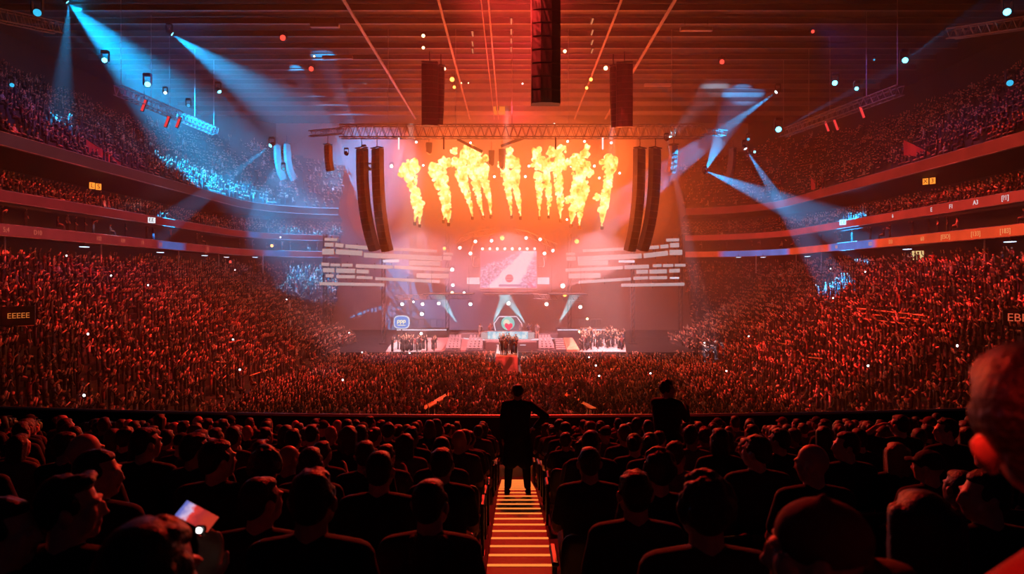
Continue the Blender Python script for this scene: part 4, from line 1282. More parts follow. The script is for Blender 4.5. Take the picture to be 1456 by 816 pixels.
# ---- side platforms with instruments and the blue oval sign
for px0, px1, lab in ((566, 636, 'left side platform with a row of white instruments'), (792, 858, 'right side platform with a row of white instruments')):
    a, b = P(px0, 467, 88), P(px1, 467, 88)
    t = thing('side_platform', lab, 'stage platform', ((a.x + b.x) / 2, 88.5, 0), 0, 'side platforms')
    L = b.x - a.x
    MB().bbox((0, 0, a.z / 2), (L, 3.0, a.z), .05).build('podium', DECK, t)
    MB().bbox((0, -1.52, a.z - .1), (L, .05, .14), .01).build('lit_edge', PANELW, t)
    rl = MB()
    for k in range(9): rl.tube((-L/2 + L * k / 8, 1.3, a.z), (-L/2 + L * k / 8, 1.3, a.z + 1.1), .03, n=4)
    rl.tube((-L/2, 1.3, a.z + 1.1), (L/2, 1.3, a.z + 1.1), .04, n=5)
    rl.build('railing', TRUSS, t)
a = P(571, 458, 86.3)
sg = thing('oval_sign', 'glowing blue rounded sign with a pale monogram beside the stage', 'sign', a)
def rrect(w_, h_, k=24, p=3.2):
    return [(w_ * math.copysign(abs(math.cos(2*PI*i/k)) ** (2/p), math.cos(2*PI*i/k)), h_ * math.copysign(abs(math.sin(2*PI*i/k)) ** (2/p), math.sin(2*PI*i/k))) for i in range(k)]
MB().prism(rrect(1.02, .86), .2, 'Y', 0).build('rim', glow('sign white rim', (.6, .8, 1.0), 1.2), sg)
MB().prism(rrect(.90, .74), .05, 'Y', -.05).build('blue_face', glow('sign blue', (.03, .25, .75), 1.2), sg)
mg = MB()
for x in (-.38, .0, .38):
    mg.path([(x - .14, -.08, -.25), (x - .14, -.08, .22), (x + .1, -.08, .25), (x + .14, -.08, 0), (x - .1, -.08, -.02)], .055, 5)
mg.tube((-.5, -.08, -.4), (.5, -.08, -.4), .05, n=5)
mg.build('monogram', glow('sign yellow', (.9, .95, .6), 1.3), sg)
MB().tube((0, .1, -.8), (0, .1, -1.6), .08, n=6).build('post', STEEL, sg)

# ---- the apron in front: ramps, seat blocks, stairs
def slab(label, name, cat, pxs, ytop, ybot, m, d_far=84.2, d_near=79.6, parts=None):
    """sloping slab whose near edge lies on the floor line; corners given in pixels"""
    (tl, trr), (bl, brr) = pxs
    q = [P(bl, ybot, d_near), P(brr, ybot, d_near), P(trr, ytop, d_far), P(tl, ytop, d_far)]
    c = sum(q, Vector()) / 4; c.z = 0
    t = thing(name, label, cat, c)
    loc = [p - c for p in q]
    vs = loc + [Vector((p.x, p.y, 0)) for p in loc]
    MB().add(vs, [(0,1,2,3), (7,6,5,4), (0,4,5,1), (1,5,6,2), (2,6,7,3), (3,7,4,0)]).build('slope', m, t)
    return t, loc
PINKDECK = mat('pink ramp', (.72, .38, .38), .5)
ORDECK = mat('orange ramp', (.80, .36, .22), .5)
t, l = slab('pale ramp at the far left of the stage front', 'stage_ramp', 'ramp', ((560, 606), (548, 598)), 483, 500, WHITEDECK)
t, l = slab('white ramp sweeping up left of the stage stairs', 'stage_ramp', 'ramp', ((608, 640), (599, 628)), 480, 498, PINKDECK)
for s0 in ((639, 656, 633, 655, 'seat block with small tables left of the stage, outer'), (668, 688, 662, 686, 'seat block with small tables left of the stage, inner'), (766, 782, 765, 790, 'speckled white seat block right of the stage')):
    t, l = slab(s0[4], 'seat_block', 'seating', ((s0[0], s0[1]), (s0[2], s0[3])), 481, 498, DECK)
    for r in range(5):
        u = (r + .5) / 5
        a = l[0].lerp(l[3], u); b = l[1].lerp(l[2], u)
        bch = MB().bbox(((a.x + b.x) / 2, a.y, a.z + .18), ((b.x - a.x) * .9, .35, .1), .02)
        for k in range(4):
            x = a.x + (b.x - a.x) * (.12 + .76 * k / 3)
            bch.box((x, a.y + .16, a.z + .4), (.3, .06, .4)); bch.box((x, a.y, a.z + .08), (.06, .06, .2))
        bch.build('bench', WHITEDECK, t)
t, l = slab('pink lane between the seat blocks left of the stage', 'stage_ramp', 'ramp', ((657, 667), (655, 662)), 481, 498, PINKDECK)
t, l = slab('pale stairs with dark steps right of the stage', 'stage_stairs', 'stairs', ((789, 800), (791, 805)), 481, 498, DECK)
for r in range(6):
    u = (r + .5) / 6
    a = l[0].lerp(l[3], u); b = l[1].lerp(l[2], u)
    MB().bbox(((a.x + b.x) / 2, a.y, a.z + .05), (b.x - a.x, .42, .1), .02).build('step', WHITEDECK, t)
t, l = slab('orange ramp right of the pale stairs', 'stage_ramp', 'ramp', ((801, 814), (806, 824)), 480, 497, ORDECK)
t, l = slab('white floor crowded with people at the far right of the stage front', 'stage_ramp', 'ramp', ((838, 888), (824, 890)), 482, 500, WHITEDECK)
fx = (P(691, 490, 81).x + P(763, 490, 81).x) / 2
t = thing('stage_apron', 'plain dark front of the stage between the seat blocks', 'stage front', (fx, 80.9, 0))
MB().bbox((0, 0, .55), (P(763, 490, 81).x - P(691, 490, 81).x, 1.6, 1.1), .04).build('fascia', mat('stage front red', (.12, .06, .065), .6), t)
for s in (-1, 1): MB().bbox((s * 1.4, -.82, .75), (.7, .05, .08), .01).build('tread_light', PANELW, t)
t = thing('catwalk', 'white lit catwalk running from the stage into the crowd', 'catwalk', (P(721, 500, 75).x, 74, 0))
MB().bbox((0, 0, -.35), (2.3, 11.5, 2.3), .04).build('runway', WHITEDECK, t)
for s in (-1, 1): MB().bbox((s * 1.17, 0, .72), (.05, 11.4, .1), .01).build('edge_light', PANEL, t)
# orange rails that edge the front block of the floor
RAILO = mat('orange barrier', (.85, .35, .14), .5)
for (px0, py0, px1, py1, lab) in ((592, 585, 643, 556, 'orange lit barrier slanting along the left floor walkway'), (845, 580, 799, 556, 'orange lit barrier slanting along the right floor walkway')):
    d0, d1 = (CZ + .35) * F / (py0 - HOR), (CZ + .35) * F / (py1 - HOR)
    a, b = P(px0, py0, d0), P(px1, py1, d1)
    t = thing('crowd_barrier', lab, 'barrier', (a + b) / 2, 0, 'barriers on the floor'); c = (a + b) / 2
    mb = MB(); ps = MB()
    n = 9
    v = b - a; ang = math.atan2(v.y, v.x)
    mb.bbox((0, 0, -.1), (v.length, .5, .12), .02, M=Matrix.Rotation(ang, 3, 'Z'))
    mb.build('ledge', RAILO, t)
    for k in range(n):
        q = a.lerp(b, (k + .5) / n) - c
        ps.box((q.x, q.y, -.65), (.08, .08, 1.0))
    ps.build('uprights', STEEL, t)
# ================================================================== people near the camera
# bodies are grown as one watertight surface: overlapping tapered limbs fused by a voxel remesh
def fuse(mb, voxel, smooth_it=4, name='body', dec=None):
    me = mb.mesh(name)
    o = bpy.data.objects.new('tmp', me); COL.objects.link(o)
    r = o.modifiers.new('r', 'REMESH'); r.mode = 'VOXEL'; r.voxel_size = voxel
    s = o.modifiers.new('s', 'SMOOTH'); s.iterations = smooth_it; s.factor = .5
    if dec:
        d = o.modifiers.new('d', 'DECIMATE'); d.ratio = dec
    dg = bpy.context.evaluated_depsgraph_get()
    out = bpy.data.meshes.new_from_object(o.evaluated_get(dg))
    out.name = name
    bpy.data.objects.remove(o); bpy.data.meshes.remove(me)
    out.polygons.foreach_set('use_smooth', [True] * len(out.polygons))
    out.materials.clear()
    return out
def skin_mat(nm, c):
    m = mat(nm, c, .48, var=.12, scale=30)
    return m
SKINS = [skin_mat('skin light', (.62, .37, .27)), skin_mat('skin tan', (.46, .26, .17)), skin_mat('skin brown', (.22, .11, .07))]
LIP = mat('lips', (.42, .14, .12), .4)
EYE = mat('eye', (.55, .52, .50), .25)
HAIRM = [mat('hair black', (.012, .010, .010), .5, bump=.5, scale=90), mat('hair brown', (.035, .02, .013), .5, bump=.5, scale=90), mat('hair chestnut', (.075, .04, .022), .5, bump=.5, scale=90), mat('hair fair', (.26, .16, .08), .5, bump=.5, scale=90)]
def cloth(nm, c): return mat(nm, c, .85, var=.25, scale=22, bump=.25)
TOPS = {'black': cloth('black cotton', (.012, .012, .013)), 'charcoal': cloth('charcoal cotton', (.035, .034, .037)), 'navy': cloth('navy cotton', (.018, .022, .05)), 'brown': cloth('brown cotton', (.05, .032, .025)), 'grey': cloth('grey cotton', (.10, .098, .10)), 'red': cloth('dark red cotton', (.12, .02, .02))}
TROUS = cloth('dark denim', (.018, .02, .03))
SHOE = mat('shoe', (.02, .02, .02), .5)

def head_blobs(mb, T):
    """skull, face and ears about the head centre; T places them (turn of the head included)"""
    def e(c, r, u=14, v=10):
        k = len(mb.v); mb.ell((0, 0, 0), r, u, v)
        for i in range(k, len(mb.v)):
            mb.v[i] = tuple(T @ (Vector(mb.v[i]) + Vector(c)))
    e((0, -.012, .022), (.074, .094, .095), 18, 12)     # cranium
    e((0, .032, -.028), (.058, .066, .082))             # face
    e((0, .062, -.092), (.030, .030, .024))             # chin
    for s in (-1, 1):
        e((s*.042, .030, -.058), (.028, .050, .042))    # jaw
        e((s*.036, .054, -.020), (.030, .034, .036))    # cheek
        e((s*.029, .083, .024), (.026, .016, .010))     # brow
        e((s*.082, -.008, -.014), (.012, .020, .032), 10, 8)    # ear
        e((s*.088, -.018, -.002), (.010, .014, .022), 10, 8)
        e((s*.012, .096, -.034), (.010, .012, .009), 8, 6)      # nostril
    e((0, .098, -.012), (.011, .014, .030), 10, 8)      # nose
    e((0, .108, -.030), (.013, .014, .012), 10, 8)
    e((0, .088, -.058), (.022, .012, .007), 10, 8)      # lips
    e((0, .086, -.069), (.020, .012, .008), 10, 8)
def hand(mb, w, d, up, curl=.5, side=1, sc=1.0):
    """palm and five unequal bent fingers; w wrist, d direction of the fingers, up = back of the hand"""
    w = Vector(w); d = Vector(d).normalized(); up = Vector(up); up = (up - d * up.dot(d)).normalized()
    x = d.cross(up) * side
    def pt(a, b, c): return w + (d * a + x * b + up * c) * sc
    for b in (-.028, -.01, .01, .028):
        mb.cap(pt(.012, b * .75, 0), pt(.085, b, 0), .0145 * sc, .0125 * sc, 8, 2)
    for b, L in ((-.031, .062), (-.0105, .076), (.0105, .082), (.031, .072)):
        a0 = curl * .6; a1 = curl * 1.5; a2 = curl * 2.1
        p0 = pt(.088, b, 0)
        p1 = p0 + (d * math.cos(a0) - up * math.sin(a0)) * L * .45 * sc
        p2 = p1 + (d * math.cos(a1) - up * math.sin(a1)) * L * .32 * sc
        p3 = p2 + (d * math.cos(a2) - up * math.sin(a2)) * L * .23 * sc
        mb.cap(p0, p1, .0100 * sc, .0092 * sc, 8, 2).cap(p1, p2, .0092 * sc, .0085 * sc, 8, 2).cap(p2, p3, .0085 * sc, .0070 * sc, 8, 2)
    t0 = pt(.025, .034, -.004); t1 = pt(.060, .058, -.016); t2 = pt(.088, .060, -.022)
    mb.cap(t0, t1, .0130 * sc, .0110 * sc, 8, 2).cap(t1, t2, .0110 * sc, .0085 * sc, 8, 2)

def skeleton(pose, arms, lean=.0, look=(0, 0)):
    """joint positions; +y is forward"""
    J = {}
    if pose == 'sit':
        hip = Vector((0, -.05, .50)); J['hip'] = hip
        for s in (-1, 1):
            J['h', s] = Vector((s*.095, -.03, .50)); J['k', s] = Vector((s*.13, .40, .50)); J['a', s] = Vector((s*.12, .36, .09)); J['t', s] = Vector((s*.135, .52, .04))
    else:
        hip = Vector((0, 0, .94)); J['hip'] = hip
        for s in (-1, 1):
            J['h', s] = Vector((s*.095, 0, .90)); J['k', s] = Vector((s*.125, .02, .49)); J['a', s] = Vector((s*.15, -.02, .09)); J['t', s] = Vector((s*.17, .13, .035))
    J['waist'] = hip + Vector((0, -.01 + lean * .18, .20)); J['chest'] = hip + Vector((0, -.02 + lean * .40, .40))
    J['neck'] = hip + Vector((0, -.02 + lean * .58, .560)); J['head'] = hip + Vector((0, .015 + lean * .72, .700))
    for s in (-1, 1):
        sh = J['chest'] + Vector((s*.175, -.005, .095)); J['s', s] = sh
        a = arms[0] if s < 0 else arms[1]
        if a == 'lap':
            J['e', s] = sh + Vector((s*.055, .09, -.27)); J['w', s] = J['e', s] + Vector((-s*.10, .22, -.05)); J['hd', s] = Vector((-s*.35, .9, -.35)); J['hu', s] = Vector((0, .3, 1))
        elif a == 'down':
            J['e', s] = sh + Vector((s*.05, -.02, -.29)); J['w', s] = J['e', s] + Vector((s*.0, .05, -.25)); J['hd', s] = Vector((0, .1, -1)); J['hu', s] = Vector((s, 0, 0))
        elif a == 'hip':
            J['e', s] = sh + Vector((s*.24, -.06, -.17)); J['w', s] = J['e', s] + Vector((-s*.15, .09, -.20)); J['hd', s] = Vector((-s*.7, .5, -.5)); J['hu', s] = Vector((s*.3, -.2, 1))
        elif a == 'hold':
            J['e', s] = sh + Vector((s*.06, .17, -.22)); J['w', s] = J['e', s] + Vector((-s*.09, .20, .14)); J['hd', s] = Vector((-s*.25, .55, .8)); J['hu', s] = Vector((s*.75, .1, .35))
        elif a == 'phone':
            J['e', s] = sh + Vector((s*.0, .27, -.10)); J['w', s] = Vector((-.150, .53, .925)); J['hd', s] = Vector((0, .45, .9)); J['hu', s] = Vector((.1, .9, -.4))
        elif a == 'raise':
            J['e', s] = sh + Vector((s*.13, .16, .10)); J['w', s] = J['e', s] + Vector((-s*.03, .10, .23)); J['hd', s] = Vector((0, .2, 1)); J['hu', s] = Vector((0, -1, .2))
        elif a == 'head':
            J['e', s] = sh + Vector((s*.24, .06, .05)); J['w', s] = J['e', s] + Vector((-s*.20, .06, .12)); J['hd', s] = Vector((-s*.9, .1, .4)); J['hu', s] = Vector((0, .2, 1))
        elif a == 'elbow':
            J['e', s] = sh + Vector((s*.20, .12, -.16)); J['w', s] = J['e', s] + Vector((-s*.05, .24, .06)); J['hd', s] = Vector((-s*.3, 1, .1)); J['hu', s] = Vector((0, 0, 1))
    return J
BUILT = {}
def figure(pose='sit', arms=('lap', 'lap'), turn=0.0, nod=0.0, lean=0.0, voxel=.010, wide=1.0, hair='short', top='tee', long_coat=False, dec=None):
    """mesh data of the parts of a person: body, hair, shirt, trousers, shoes"""
    key = (pose, arms, turn, nod, lean, voxel, wide, hair, top, long_coat)
    if key in BUILT: return BUILT[key]
    J = skeleton(pose, arms, lean)
    T = Matrix.Translation(J['head']) @ Matrix.Rotation(-turn, 4, 'Z') @ Matrix.Rotation(-nod, 4, 'X')
    W = wide
    b = MB()
    head_blobs(b, T)
    b.cap(J['neck'] + Vector((0, -.005, -.05)), J['head'] + Vector((0, -.018, -.03)), .066, .058, 14)
    b.cap(J['hip'], J['waist'], .125 * W, .115 * W, 14).cap(J['waist'], J['chest'], .115 * W, .125 * W, 14)
    for s in (-1, 1):
        b.cap(J['hip'] + Vector((s*.06, -.01, -.02)), J['chest'] + Vector((s*.075*W, 0, .03)), .09, .088 * W, 12)
        b.cap(J['neck'] + Vector((s*.02, -.012, -.030)), J['s', s], .056, .056, 12)
        b.cap(J['s', s], J['e', s], .052, .040, 12).cap(J['e', s], J['w', s], .040, .026, 12)
        hand(b, J['w', s], J['hd', s], J['hu', s], .55 if arms[(s > 0)] != 'hold' else .7, side=s)
        b.cap(J['h', s], J['k', s], .088, .060, 12).cap(J['k', s], J['a', s], .056, .036, 12)
        b.cap(J['a', s] + Vector((0, -.03, -.035)), J['t', s], .036, .028, 10)
    body = fuse(b, voxel, 3, 'body', dec)
    # lips and eyes get their own colour on the same surface
    Ti = T.inverted()
    mi = np.zeros(len(body.polygons), dtype=np.int32)
    for p in body.polygons:
        c = Ti @ Vector(p.center)
        if c.length < .16:
            if c.y > .078 and abs(c.x) < .024 and -.074 < c.z < -.054: mi[p.index] = 1
            if c.y > .062 and .018 < abs(c.x) < .042 and -.004 < c.z < .014: mi[p.index] = 2
    out = {'body': (body, mi)}
    # ---- hair
    h = MB()
    def e(c, r, u=14, v=10):
        k = len(h.v); h.ell((0, 0, 0), r, u, v)
        for i in range(k, len(h.v)): h.v[i] = tuple(T @ (Vector(h.v[i]) + Vector(c)))
    def lumps(n, rad, size, zmin, seed, ymax=.07):
        rr = random.Random(seed)
        for i in range(n):
            while True:
                v = Vector((rr.gauss(0, 1), rr.gauss(0, 1), rr.gauss(0, 1))).normalized()
                if v.z > zmin and v.y * .1 < ymax and not (v.y > .30 and v.z < .72): break
            e((v.x * rad[0], v.y * rad[1] - .014, v.z * rad[2] + .024), (size * rr.uniform(.7, 1.2),) * 3, 8, 6)
    if hair in ('short', 'crop', 'curly', 'bun', 'long', 'bob', 'quiff'):
        e((0, -.032, .038), (.0795, .088, .088), 18, 12)
        e((0, -.052, -.004), (.072, .066, .074))
        e((0, .010, .082), (.062, .064, .034))
        for s in (-1, 1): e((s*.070, .008, .022), (.014, .030, .034), 10, 8)
    if hair == 'short': lumps(46, (.076, .090, .090), .017, -.25, 3)
    if hair == 'quiff':
        lumps(40, (.076, .092, .092), .016, -.2, 5)
        for i in range(7): e(((i - 3) * .017, .050 + .005 * (i % 2), .104), (.016, .030, .018), 8, 6)
    if hair == 'curly': lumps(120, (.086, .098, .098), .024, -.45, 4)
    if hair == 'bob':
        for s in (-1, 1): e((s*.066, -.02, -.060), (.036, .062, .088))
        e((0, -.070, -.070), (.072, .042, .085))
    if hair == 'bun':
        e((0, -.125, .060), (.046, .046, .046)); lumps(24, (.078, .09, .09), .013, 0, 9)
    if hair == 'long':
        def strand(p, q, r1, r2):
            k = len(h.v); h.cap(p, q, r1, r2, 10, 3)
            for i in range(k, len(h.v)): h.v[i] = tuple(T @ Vector(h.v[i]))
        for i in range(9):
            x = (i - 4) / 4 * .070
            strand((x, -.045 - .040 * (1 - (x / .07) ** 2), .05), (x * 1.25, -.085 - .012 * math.cos(i * 2.1), -.36 + .03 * math.sin(i * 1.7)), .034, .020)
        for s in (-1, 1):
            strand((s * .068, .005, .05), (s * .088, -.035, -.31), .026, .018); strand((s * .070, -.02, .04), (s * .090, -.055, -.34), .028, .018)
    if hair == 'cap':
        e((0, -.012, .040), (.086, .104, .082), 18, 12)
        out['cap'] = None
        for i in range(9):
            a = (i - 4) / 4
            e((a * .050, .105 + .018 * (1 - a * a), .040 - .012 * a * a), (.020, .040, .009), 8, 6)
        e((0, -.01, .124), (.010, .010, .008), 8, 6)
    if hair == 'cap_back':
        e((0, -.010, .040), (.084, .101, .082), 18, 12)
        for i in range(9):
            a = (i - 4) / 4
            e((a * .052, -.118 - .022 * (1 - a * a), -.004 - .016 * a * a), (.022, .046, .014), 8, 6)
        e((0, -.01, .126), (.010, .010, .008), 8, 6)
    if h.v:
        out['hair'] = (fuse(h, max(voxel * .9, .007), 2 if hair in ('curly', 'short', 'quiff') else 3, 'hair', dec), None)
    # ---- clothes
    c = MB(); g = .016
    for s in (-1, 1):
        c.cap(J['hip'] + Vector((s*.06, -.01, -.03)), J['chest'] + Vector((s*.080*W, -.002, .03)), .098 + g, .094 * W + g, 14)
        c.cap(J['neck'] + Vector((s*.030, -.014, -.038)), J['s', s], .056 + g, .055 + g, 12)
        cut = 1.0 if top in ('hoodie', 'long', 'coat') else .72
        c.cap(J['s', s], J['s', s].lerp(J['e', s], cut), .053 + g, .043 + g, 12)
        if cut == 1.0: c.cap(J['e', s], J['e', s].lerp(J['w', s], .92), .042 + g, .029 + g, 12)
    c.cap(J['hip'], J['waist'], .128 * W + g, .118 * W + g, 16).cap(J['waist'], J['chest'], .118 * W + g, .126 * W + g, 16)
    c.ell(J['neck'] + Vector((0, -.012, -.045)), (.088, .082, .050), 16, 10)
    if top == 'hoodie':
        n = J['neck']
        for i in range(12):
            a = 2 * PI * i / 12
            c.ell(n + Vector((math.cos(a) * .070, math.sin(a) * .062 - .028, -.010 - .016 * math.sin(a))), (.034, .034, .030), 8, 6)
        c.ell(n + Vector((0, -.105, -.055)), (.088, .045, .070), 12, 8)
    if long_coat:
        for s in (-1, 1):
            c.cap(J['hip'] + Vector((s*.07, 0, 0)), J['hip'] + Vector((s*.105, -.01, -.42)), .13, .125, 14)
    out['shirt'] = (fuse(c, voxel * 1.15, 4, 'shirt', dec), None)
    t = MB()
    for s in (-1, 1):
        t.cap(J['h', s], J['k', s], .100, .074, 12).cap(J['k', s], J['k', s].lerp(J['a', s], .93), .070, .054, 12)
    t.cap(J['hip'] + Vector((-.05, 0, -.01)), J['hip'] + Vector((.05, 0, -.01)), .125 * W + .01, None, 12)
    out['trousers'] = (fuse(t, voxel * 1.5, 3, 'trousers', dec), None)
    for s in (-1, 1):
        f = MB()
        f.cap(J['a', s] + Vector((0, -.045, -.040)), J['t', s] + Vector((0, .02, 0)), .044, .036, 10).box(J['a', s].lerp(J['t', s], .55) + Vector((0, 0, -.045)) , (.085, .27, .02))
        out['shoe', s] = (fuse(f, .016, 2, 'shoe', dec), None)
    out['J'] = J; out['T'] = T
    BUILT[key] = out
    return out
MESHES = {}
def with_mats(me, mi, mats_, key):
    k = (me.name, key)
    if k in MESHES: return MESHES[k]
    m2 = me.copy()
    for m in mats_: m2.materials.append(m)
    if mi is not None: m2.polygons.foreach_set('material_index', mi)
    MESHES[k] = m2
    return m2
def person(label, cat, loc, rz, fig, skin=0, hairc=0, top='black', group=None, full=True, capm='red'):
    body, mi = fig['body']
    o = bpy.data.objects.new('person', with_mats(body, mi, [SKINS[skin], LIP, EYE], ('b', skin)))
    COL.objects.link(o); o.location = loc; o.rotation_euler = (0, 0, rz)
    tag(o, label, cat, group)
    if 'hair' in fig:
        if 'cap' in fig or fig.get('iscap'):
            child('cap', with_mats(fig['hair'][0], None, [TOPS[capm]], ('c', capm)), o)
        else:
            child('hair', with_mats(fig['hair'][0], None, [HAIRM[hairc]], ('h', hairc)), o)
    child('shirt', with_mats(fig['shirt'][0], None, [TOPS[top]], ('s', top)), o)
    if full:
        child('trousers', with_mats(fig['trousers'][0], None, [TROUS], 't'), o)
        for s in (-1, 1): child('shoe', with_mats(fig['shoe', s][0], None, [SHOE], 'f'), o)
    return o

# ------------------------------------------------------------------ arena seat
SEATM = mat('seat plastic', (.022, .020, .024), .4)
SEATP = mat('seat padding', (.03, .012, .014), .8, bump=.2, scale=30)
def make_seat():
    t = thing('arena_seat', 'dark folding arena seat', 'seat', (0, 0, 0), 0, 'arena seats')
    bk = MB()
    n = 9
    prof = []
    for i in range(n):
        a = (i / (n - 1) - .5)
        prof.append((a * .47, -.235 + .055 * (1 - (2*a)**2) * -1))
    # curved shell with rounded top corners
    vs, fs = [], []
    rows = [(.42, 1), (.60, 1), (.76, 1), (.83, .97), (.87, .86), (.885, .7)]
    for z, k in rows:
        for x, y in prof: vs.append((x * k, y - .10 * (z - .42) / .46, z))
    for x_, z_k in (): pass
    m = len(vs)
    for z, k in rows:
        for x, y in prof: vs.append((x * k, y - .10 * (z - .42) / .46 - .03, z))
    R = len(rows)
    for j in range(R - 1):
        for i in range(n - 1):
            q = (j*n+i, j*n+i+1, (j+1)*n+i+1, (j+1)*n+i)
            fs.append(q); fs.append(tuple(m + v for v in q[::-1]))
    for j in range(R - 1):
        fs.append((j*n, (j+1)*n, m+(j+1)*n, m+j*n)); fs.append((j*n+n-1, m+j*n+n-1, m+(j+1)*n+n-1, (j+1)*n+n-1))
    for i in range(n - 1):
        fs.append(((R-1)*n+i, (R-1)*n+i+1, m+(R-1)*n+i+1, m+(R-1)*n+i)); fs.append((i, m+i, m+i+1, i+1))
    bk.add(vs, fs).build('backrest', SEATM, t, smooth=True)
    MB().bbox((0, 0, .395), (.44, .42, .05), .02).build('seat_pan', SEATP, t)
    for s in (-1, 1):
        MB().bbox((s * .262, -.03, .615), (.05, .34, .035), .012).build('armrest', SEATM, t)
        a = MB().bbox((s * .262, -.08, .31), (.032, .10, .60), .01).bbox((s * .262, -.02, .012), (.05, .3, .024), .006)
        a.build('leg', SEATM, t)
    return t
SEAT0 = make_seat()
n_seat = [0]
def place_seat(x, k, label):
    y = row_y(k) + curve(x) - .06; z = row_z(k)
    if n_seat[0] == 0:
        SEAT0.location = (x, y, z); SEAT0['label'] = label
        s = SEAT0
    else:
        s = copy_tree(SEAT0, (x, y, z), None, label)
    s.rotation_euler = (0, 0, math.atan(2 * .0061 * x))
    n_seat[0] += 1
    return s

# ------------------------------------------------------------------ who sits where
taken = {}
def sit_z(k): return row_z(k)
SEATH = .0
def seat_person(px, k, label, fig, skin=0, hairc=0, top='black', tp=None, dz=0.0, dy=0.0, rz=0.0, cat='person', group=None, capm='red', seat=True, full=True, scale=1.0):
    y = row_y(k)
    for _ in range(4):
        x = (px - 728) / F * y
        y = row_y(k) + curve(x) + dy
    taken.setdefault(k, []).append(x)
    if tp is not None:      # the crown shows at this height in the frame
        crown = CZ + (HOR - tp) / F * (y + .04)
        dz = max(-.17, min(.17, crown - row_z(k) - 1.325 * scale))
    o = person(label, cat, (x, y + .04, row_z(k) + dz), rz, fig, skin, hairc, top, group, full, capm)
    o.scale = (scale,) * 3
    if seat:
        SEATED.append((x, k, dz))
    return o
SEATED = []
N_ = .0065      # fine voxels for the people closest to the lens
M_ = .0105
f = figure
D = math.radians
near = []
f_short = f(voxel=M_); f_short_r = f(voxel=M_, turn=D(38)); f_short_l = f(voxel=M_, turn=D(-38))
f_quiff_r = f(voxel=N_, turn=D(62), hair='quiff'); f_quiff = f(voxel=N_, hair='short')
f_hood = f(voxel=N_, hair='crop', top='hoodie', turn=D(12)); f_curly = f(voxel=N_, hair='curly')
f_long = f(voxel=N_, hair='long', turn=D(14), arms=('elbow', 'lap')); f_cap = f(voxel=N_, hair='cap_back', turn=D(-62)); f_cap['iscap'] = True
f_cap_m = f(voxel=M_, hair='cap', turn=D(-40)); f_cap_m['iscap'] = True
f_bald_r = f(voxel=M_, hair='bald', turn=D(25)); f_bald_l = f(voxel=M_, hair='bald', turn=D(-45), nod=D(8))
f_beanie = f(voxel=M_, hair='crop', turn=D(32)); f_prof_r = f(voxel=M_, hair='short', turn=D(75)); f_prof_l = f(voxel=M_, hair='short', turn=D(-75))
f_long_m = f(voxel=M_, hair='long'); f_bob = f(voxel=M_, hair='bob'); f_bun = f(voxel=M_, hair='bun', turn=D(20)); f_curly_m = f(voxel=M_, hair='curly', turn=D(-15))
f_arm = f(voxel=M_, hair='crop', arms=('head', 'lap'), turn=D(-20)); f_hold = f(voxel=N_, hair='short', arms=('phone', 'lap'), turn=D(15), nod=D(10))
f_elbow = f(voxel=M_, hair='long', arms=('elbow', 'lap'), turn=D(-20)); f_hood_m = f(voxel=M_, hair='crop', top='hoodie')
f_wide = f(voxel=M_, hair='crop', wide=1.14)
sp = seat_person
# --- nearest rows, one by one
sp(212, 0, 'dark round head with an ear lit red, low at the bottom left below the phone', f_hold, 1, 0, 'black', tp=728, dy=-.12, scale=1.0)
sp(100, 1, 'man with swept hair in profile looking right, lit red along forehead and neck', f_quiff_r, 0, 0, 'black', tp=670, dy=.12)
sp(6, 1, 'person cut by the left edge, red cheek in profile', f_prof_r, 0, 0, 'charcoal', tp=702)
sp(445, 1, 'short haired man in dark t-shirt near the bottom, nape and right jaw rimmed red', f_quiff, 1, 0, 'black', tp=661, dy=.25)
sp(612, 2, 'person in a hooded sweatshirt seen from behind, next to the aisle on the left', f_hood, 0, 0, 'brown', tp=676, dy=-.05, scale=.97)
sp(372, 2, 'round cropped head turned right, between the phone and the tall short haired man', f_beanie, 0, 0, 'black', tp=673, dy=.1)
sp(1002, 1, 'curly haired person near the bottom right of the aisle, red rimmed shoulders', f_curly, 0, 1, 'brown', tp=670, dy=.1)
sp(1165, 0, 'person in a backward red cap filling the lower right centre', f_cap, 0, 0, 'black', tp=656, dy=-.03)
CAPMAN = bpy.data.objects['person.007'] if False else [o for o in bpy.data.objects if 'backward red cap' in str(o.get('label', ''))][0]
T_ = f_cap['T']
bm_ = MB()
for i in range(13):
    a = (i - 6) / 6 * .85
    bm_.ell(T_ @ Vector((math.sin(a) * .088, -.010 + math.cos(a) * .104, .012)), .0062, 7, 5)
bm_.build('strap', mat('pale strap', (.55, .45, .42), .5), [c for c in CAPMAN.children if c.name.startswith('cap')][0], smooth=True)
sp(1312, 1, 'long haired woman from behind beside the backward cap', f_long, 0, 0, 'black', tp=688, dy=-.28, scale=1.02)
sp(1400, 2, 'person in profile facing left at lower right, hand near the chin', f_prof_l, 0, 0, 'black', tp=665)
sp(903, 2, 'man in dark t-shirt in front of an empty seat back, right of the aisle', f_quiff, 0, 1, 'charcoal', tp=664, dy=.25)
sp(935, 3, 'tousled dark head between the t-shirt man and the row ahead', f_curly_m, 0, 1, 'black', tp=637)
sp(838, 4, 'broad man with short hair close to the aisle on the right', f_wide, 0, 1, 'charcoal', tp=632)
sp(540, 3, 'broad man with cropped hair and a red right ear, left of the aisle', f_wide, 0, 0, 'black', tp=637)
sp(628, 4, 'tall short haired man directly left of the aisle', f_short, 0, 1, 'black', tp=634)
sp(310, 3, 'short haired man with red lit cheek left of centre', f_short_r, 0, 0, 'black', tp=622)
sp(278, 4, 'short haired man with a rimmed neck, just left of the red cheeked man', f_short_r, 1, 0, 'navy', tp=613)
sp(121, 3, 'bald man whose crown shines red, upper left', f_bald_r, 0, 0, 'black', tp=611)
